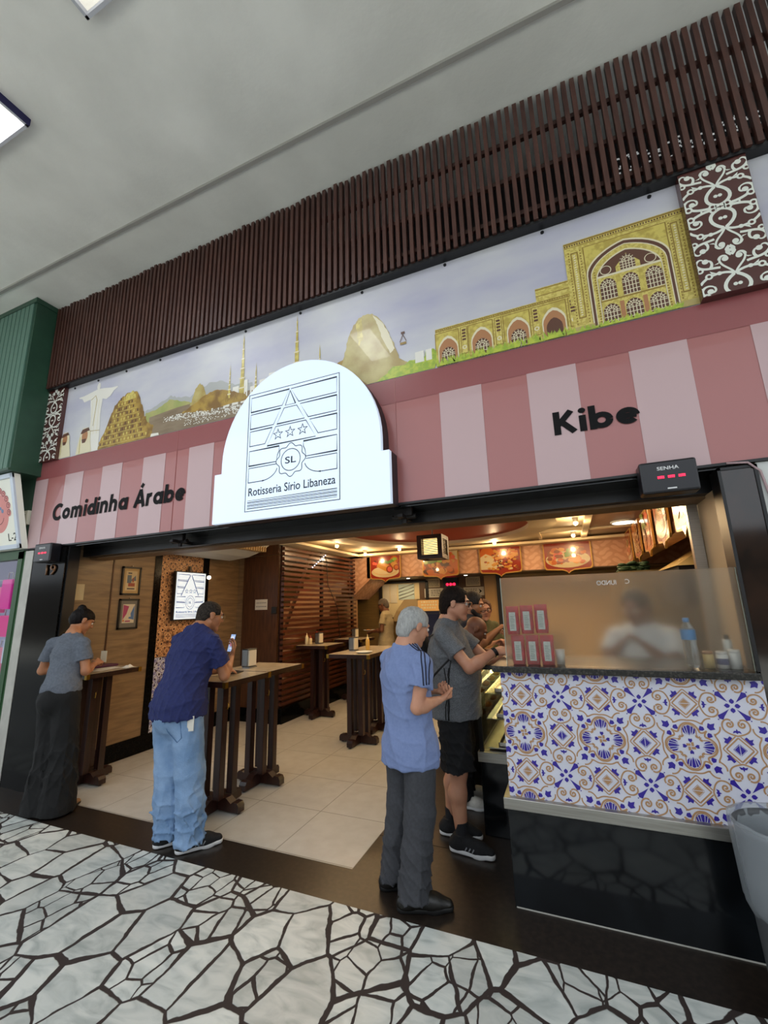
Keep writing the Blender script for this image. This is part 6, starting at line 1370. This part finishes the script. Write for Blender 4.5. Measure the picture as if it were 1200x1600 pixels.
b = MB(); b.tube([tuple(p) for p in pc+[pc[0]]], .0028, 6); b.obj('pocket_seam', mat('denim_seam', '#47688f', .8), t)
b = MB(); q = Bt.snap(V(-2.60, 2.52, .82), .006); b.cbox(tuple(q+V(0, 0, -.0)), (.045, .006, .10), .5); b.obj('waist_tag', m_paper, t)
for s_ in 'RL': shoe(t, J['an'+s_], J['toe'+s_], cloth('black_mesh', '#131315', '#1a1a1c'), mat('white_sole', '#d2d2d2', .5), k=1.15, sole=.03, trainer=mat('grey_stripe', '#8d8f93', .6) if s_ == 'R' else False)
hair_cap(t, a, R, mat('cropped_hair', '#1d1916', .8, spec=.15, col2='#3a332d', scale=80, bump=.3, bscale=200), off=.004, front=.05, nape=-.07, k=1.03, rough_=.001)
glasses(t, a, mat('gold_wire', '#9a8a60', .3, metal=.8), wire=.0016)
ph = thing('smartphone', 'phone with a lit picture held up by the person in navy', 'phone', (-2.71, 3.10, 1.27))
ph.location = (-2.775, 3.095, 1.25)
fn_ = V(-.25, -.93, .25); r_, f_, u_ = frame3(-nrm(fn_)); c0 = V(-2.775, 3.085, 1.33)
def phb(w, hh, d0, d1): return [tuple(c0+r_*sx*w+u_*sz*hh-f_*dd) for dd in (d0, d1) for sx, sz in ((-1, -1), (1, -1), (1, 1), (-1, 1))]
FB = [(0, 1, 2, 3), (7, 6, 5, 4), (0, 4, 5, 1), (1, 5, 6, 2), (2, 6, 7, 3), (3, 7, 4, 0)]
MB().add(phb(.037, .078, -.004, .004), FB).obj('case', m_black, ph, bev=.003)
MB().add(phb(.033, .073, .004, .0048), FB).obj('lit_face', mat('phone_screen', '#8fa6c8', .3, emis='#8fa6d0', es=.8), ph)
a2 = Art(lambda u, v, d: tuple(c0+r_*u+u_*v-f_*(.0052+d))); a2.disc(0, -.01, .022, 0); a2.rect(-.025, .04, .02, .055, 1); a2.rect(-.01, -.05, .025, -.04, 1); a2.obj('picture', [mat('phone_pink', '#b8788a', .4, emis='#b8788a', es=.5), mat('phone_white', '#dde4ee', .4, emis='#dde4ee', es=.6)], ph)
# ---- woman
J = dict(head=(-4.475, 2.86, 1.545), neck=(-4.425, 2.755, 1.405), chest=(-4.37, 2.70, 1.24), pelvis=(-4.28, 2.62, .90), shR=(-4.235, 2.74, 1.345), shL=(-4.58, 2.68, 1.345), elR=(-4.16, 2.74, 1.10), elL=(-4.66, 2.66, 1.10), wrR=(-4.33, 2.93, 1.135), wrL=(-4.53, 2.88, 1.12),
         hipR=(-4.20, 2.63, .88), hipL=(-4.36, 2.60, .88), knR=(-4.15, 2.63, .47), knL=(-4.30, 2.60, .47), anR=(-4.11, 2.60, .09), anL=(-4.28, 2.57, .09), toeR=(-4.13, 2.75, .03), toeL=(-4.31, 2.72, .03), hdR=(-.35, .85, .25), hdL=(.2, .9, .15), pnR=(-.6, .0, -.7), pnL=(.4, 0, -.8))
t, J, a, R, fw, rt, h = person('person with black hair bun, grey knit top and wide black trousers at the left table', J, (-.2, .98, 0), (.28, .85, -.5), sk_a, curl=(.6, .6), female=True, vox=.005, k=.97, pinch=(1, 0))
B, e = shirt(t, J, fw, rt, cloth('grey_knit', '#565c66', '#636974', .5, 260), hem=.945, sl=.62, fit=.92, seed=16, sw=.068, k=.97, amp=.006, name='knit_top')
Bt = trousers(t, J, fw, cloth('black_crepe', '#070708', '#0b0b0c', .1), top=.99, wid=(.105, .10, .115, .14), hemz=.015, seed=18, amp=.010, seatr=.142, zc=.35)
B = Body(.005); hair = mat('black_hair', '#070505', .5, spec=.15, col2='#161112', scale=50, bump=.5, bscale=90)
B.ell(a(0, -.016, .034), (.083, .106, .090), R, .01); B.ell(a(0, -.055, -.005), (.07, .062, .07), R, .03); B.cone(a(-.03, .07, -.03), a(.03, .07, -.03), .075, None, .012, sub=True); B.cone(a(-.14, .045, -.06), a(.14, .045, -.06), .06, None, .01, sub=True)
B.ell(a(0, -.075, .105), (.044, .040, .038), R, .012); B.ell(a(0, -.07, .085), (.03, .03, .03), R, .02)
for s_ in (1, -1): B.ell(a(s_*.085, .0, -.006), (.016, .022, .028), R, .006, sub=True)
B.disp = folds(.004, 33, None, k=(80, 80, 60)); B.mesh('hair', hair, t)
for s_ in 'RL': shoe(t, J['an'+s_], J['toe'+s_], mat('tan_sandal', '#8c6a4a', .6), m_rub, k=.95, sole=.02)
b = MB(); b.tube([tuple(J['neck']+V(.062*math.cos(q), .055*math.sin(q), .02+.012*math.sin(q))) for q in [2*PI*i/24 for i in range(25)]], .002, 6); b.obj('necklace', m_brass, t)
MB().tube([tuple(J['wrR']+V(0, -.01, .0)+V(.026*math.cos(q), .008*math.sin(q), .026*math.sin(q))) for q in [2*PI*i/16 for i in range(17)]], .002, 6).obj('bracelet', m_steel, t)
tag(base(MB().cbox((-4.37, 3.045, 1.19), (.06, .004, .11), .4).obj('receipt', m_paper2)), 'small cream slip held by the person in the grey knit top', 'receipt')
# ---- queue further in
def queue(lab, x, y, H, hd, skm, shm, trm, headz=None, lean=0., fwd=(1, .1, 0), hair_=None, beard=None, gl=None, seed=1, arms=None, shoe_m=None, sole_m=None, curl=.7, vox=.0065, eye=True, hemz=.05, bald=False):
    s = H/1.72; fwv = nrm(V(*fwd)); r = np.cross(fwv, V(0, 0, 1)); o = V(x, y, 0); P = lambda a_, b_, c_: tuple(o+r*a_+fwv*b_+V(0, 0, c_*s))
    zn = 1.46-lean*.35
    J = dict(head=P(0, .06+lean*.75, (headz/s if headz else 1.605)), neck=P(0, lean*.55, zn), chest=P(0, lean*.4, 1.26-lean*.2), pelvis=P(0, 0, .92), shR=P(.18, lean*.5, zn-.06), shL=P(-.18, lean*.5, zn-.06), hipR=P(.09, 0, .88), hipL=P(-.09, 0, .88), knR=P(.09, .01, .48), knL=P(-.09, .01, .48), anR=P(.10, 0, .085), anL=P(-.10, 0, .085), toeR=P(.12, .17, .03), toeL=P(-.12, .17, .03))
    A = arms or dict(elR=(.22, .14, 1.14), elL=(-.22, .14, 1.14), wrR=(.10, .34, 1.22), wrL=(-.10, .34, 1.22))
    for k_, v_ in A.items(): J[k_] = P(*v_)
    t, J, a, R, fw, rt, h = person(lab, J, fwd, hd, skm, curl=(curl, curl), vox=vox, k=s, eye=eye, pinch=(1, 0))
    shirt(t, J, fw, rt, shm, hem=.84*s, sl=.58, fit=1.05, seed=seed, k=s, vox=.008); trousers(t, J, fw, trm, top=.90*s, seatr=.145, wid=(.10, .088, .075, .08), hemz=hemz, seed=seed+1, k=s, vox=.009)
    for s_ in 'RL': shoe(t, J['an'+s_], J['toe'+s_], shoe_m or m_leather, sole_m or m_rub, k=1.1)
    if hair_: hair_cap(t, a, R, hair_, off=.01, k=s, rough_=.004, vox=.006, front=.055)
    if beard:
        B = Body(.005); 
        for q in (1, -1): B.cone(a(q*.055, .03, -.055), a(q*.02, .078, -.085), .024*s, .022*s, .02)
        B.cone(a(-.02, .082, -.090), a(.02, .082, -.090), .02*s, None, .02); B.cone(a(-.02, .088, -.038), a(.02, .088, -.038), .007*s, None, .01)
        B.ell(a(0, .1, -.054), (.024*s, .02*s, .008*s), R, .004, sub=True); B.mesh('beard', beard, t)
    if gl: glasses(t, a, gl, wire=.0028)
    return t, J
m_dk = cloth('dark_trousers', '#15151a', '#1a1a20'); hb = mat('black_brown_hair', '#120d0b', .7, col2='#1c1512', scale=60, bump=.5, bscale=90)
queue('bearded person in a dark shirt at the display case, behind the grey shirt', -.94, 4.32, 1.74, (.93, -.1, -.3), sk_c, cloth('dark_grey_tee', '#26262c', '#2c2c33'), m_dk, hair_=hb, beard=hb, seed=31, shoe_m=cloth('black_knit', '#121214', '#18181b'), sole_m=mat('white_sole', '#d2d2d2', .5), arms=dict(elR=(.20, .08, 1.20), elL=(-.2, .12, 1.2), wrR=(.06, .27, 1.34), wrL=(-.06, .24, 1.30)), headz=1.60)
queue('bald person bending over the display case between the grey shirt and the bearded person', -.97, 3.93, 1.62, (.8, .2, -.6), sk_d, cloth('brown_tee', '#4a3524', '#553d2a'), m_dk, lean=.16, headz=1.385, seed=35, shoe_m=cloth('white_canvas', '#c9c7c0', '#bdbbb4'), sole_m=mat('white_sole', '#d2d2d2', .5), arms=dict(elR=(.20, .06, 1.12), elL=(-.2, .1, 1.12), wrR=(.07, .22, 1.24), wrL=(-.07, .22, 1.24)))
queue('person with brown hair and round glasses in an olive shirt facing the street', -.93, 4.98, 1.66, (.35, -.93, -.12), sk_b, cloth('olive_tee', '#4a4a2c', '#545434'), cloth('brown_trousers', '#4a3826', '#55402c'), fwd=(.75, -.66, 0), hair_=mat('auburn_hair', '#4b2c18', .7, col2='#5c3820', scale=60, bump=.5, bscale=90), gl=mat('dark_frame_glasses', '#1a1412', .3), seed=39, headz=1.535, arms=dict(elR=(.20, .05, 1.12), elL=(-.2, .10, 1.12), wrR=(.05, .24, 1.24), wrL=(-.07, .22, 1.22)))
t, J = queue('person in a beige short sleeved shirt carrying a plate at the back of the shop', -3.36, 8.0, 1.74, (-.93, -.1, -.35), sk_d, cloth('beige_shirt', '#b3a482', '#a89878'), m_dk, fwd=(-1, -.05, 0), hair_=mat('greying_hair', '#4b423a', .8, col2='#6a6056', scale=60), seed=43, vox=.009, eye=False, arms=dict(elR=(.20, .06, 1.12), elL=(-.22, .02, 1.14), wrR=(.10, .28, 1.11), wrL=(-.12, .26, 1.11)), headz=1.62)
tag(base(MB().lathe((-3.72, 7.98, 1.13), [(0, .006), (.07, .006), (.115, .02), (.12, .022), (.115, .014), (.07, 0), (0, 0)], 24).obj('plate', m_white)), 'white plate of food carried by the person in beige', 'plate')
b = MB(); rg = random.Random(12)
for k_ in range(9): b.ball((-3.72+rg.uniform(-.05, .05), 7.98+rg.uniform(-.05, .05), 1.148), (.025, .022, .014), 8, 6)
tag(base(b.obj('food_portion', m_pastry)), 'portion of golden food on the carried plate', 'food')
queue('person with dark hair and a white shirt working behind the frosted glass', .47, 3.62, 1.72, (-.5, -.75, -.4), sk_d, cloth('white_uniform', '#c9cfd2', '#bfc6c9'), m_dk, fwd=(-.35, -.94, 0), hair_=hb, seed=47, vox=.008, lean=.12, headz=1.56, arms=dict(elR=(.24, .16, 1.18), elL=(-.2, .2, 1.16), wrR=(.12, .16, 1.31), wrL=(-.03, .18, 1.31)))
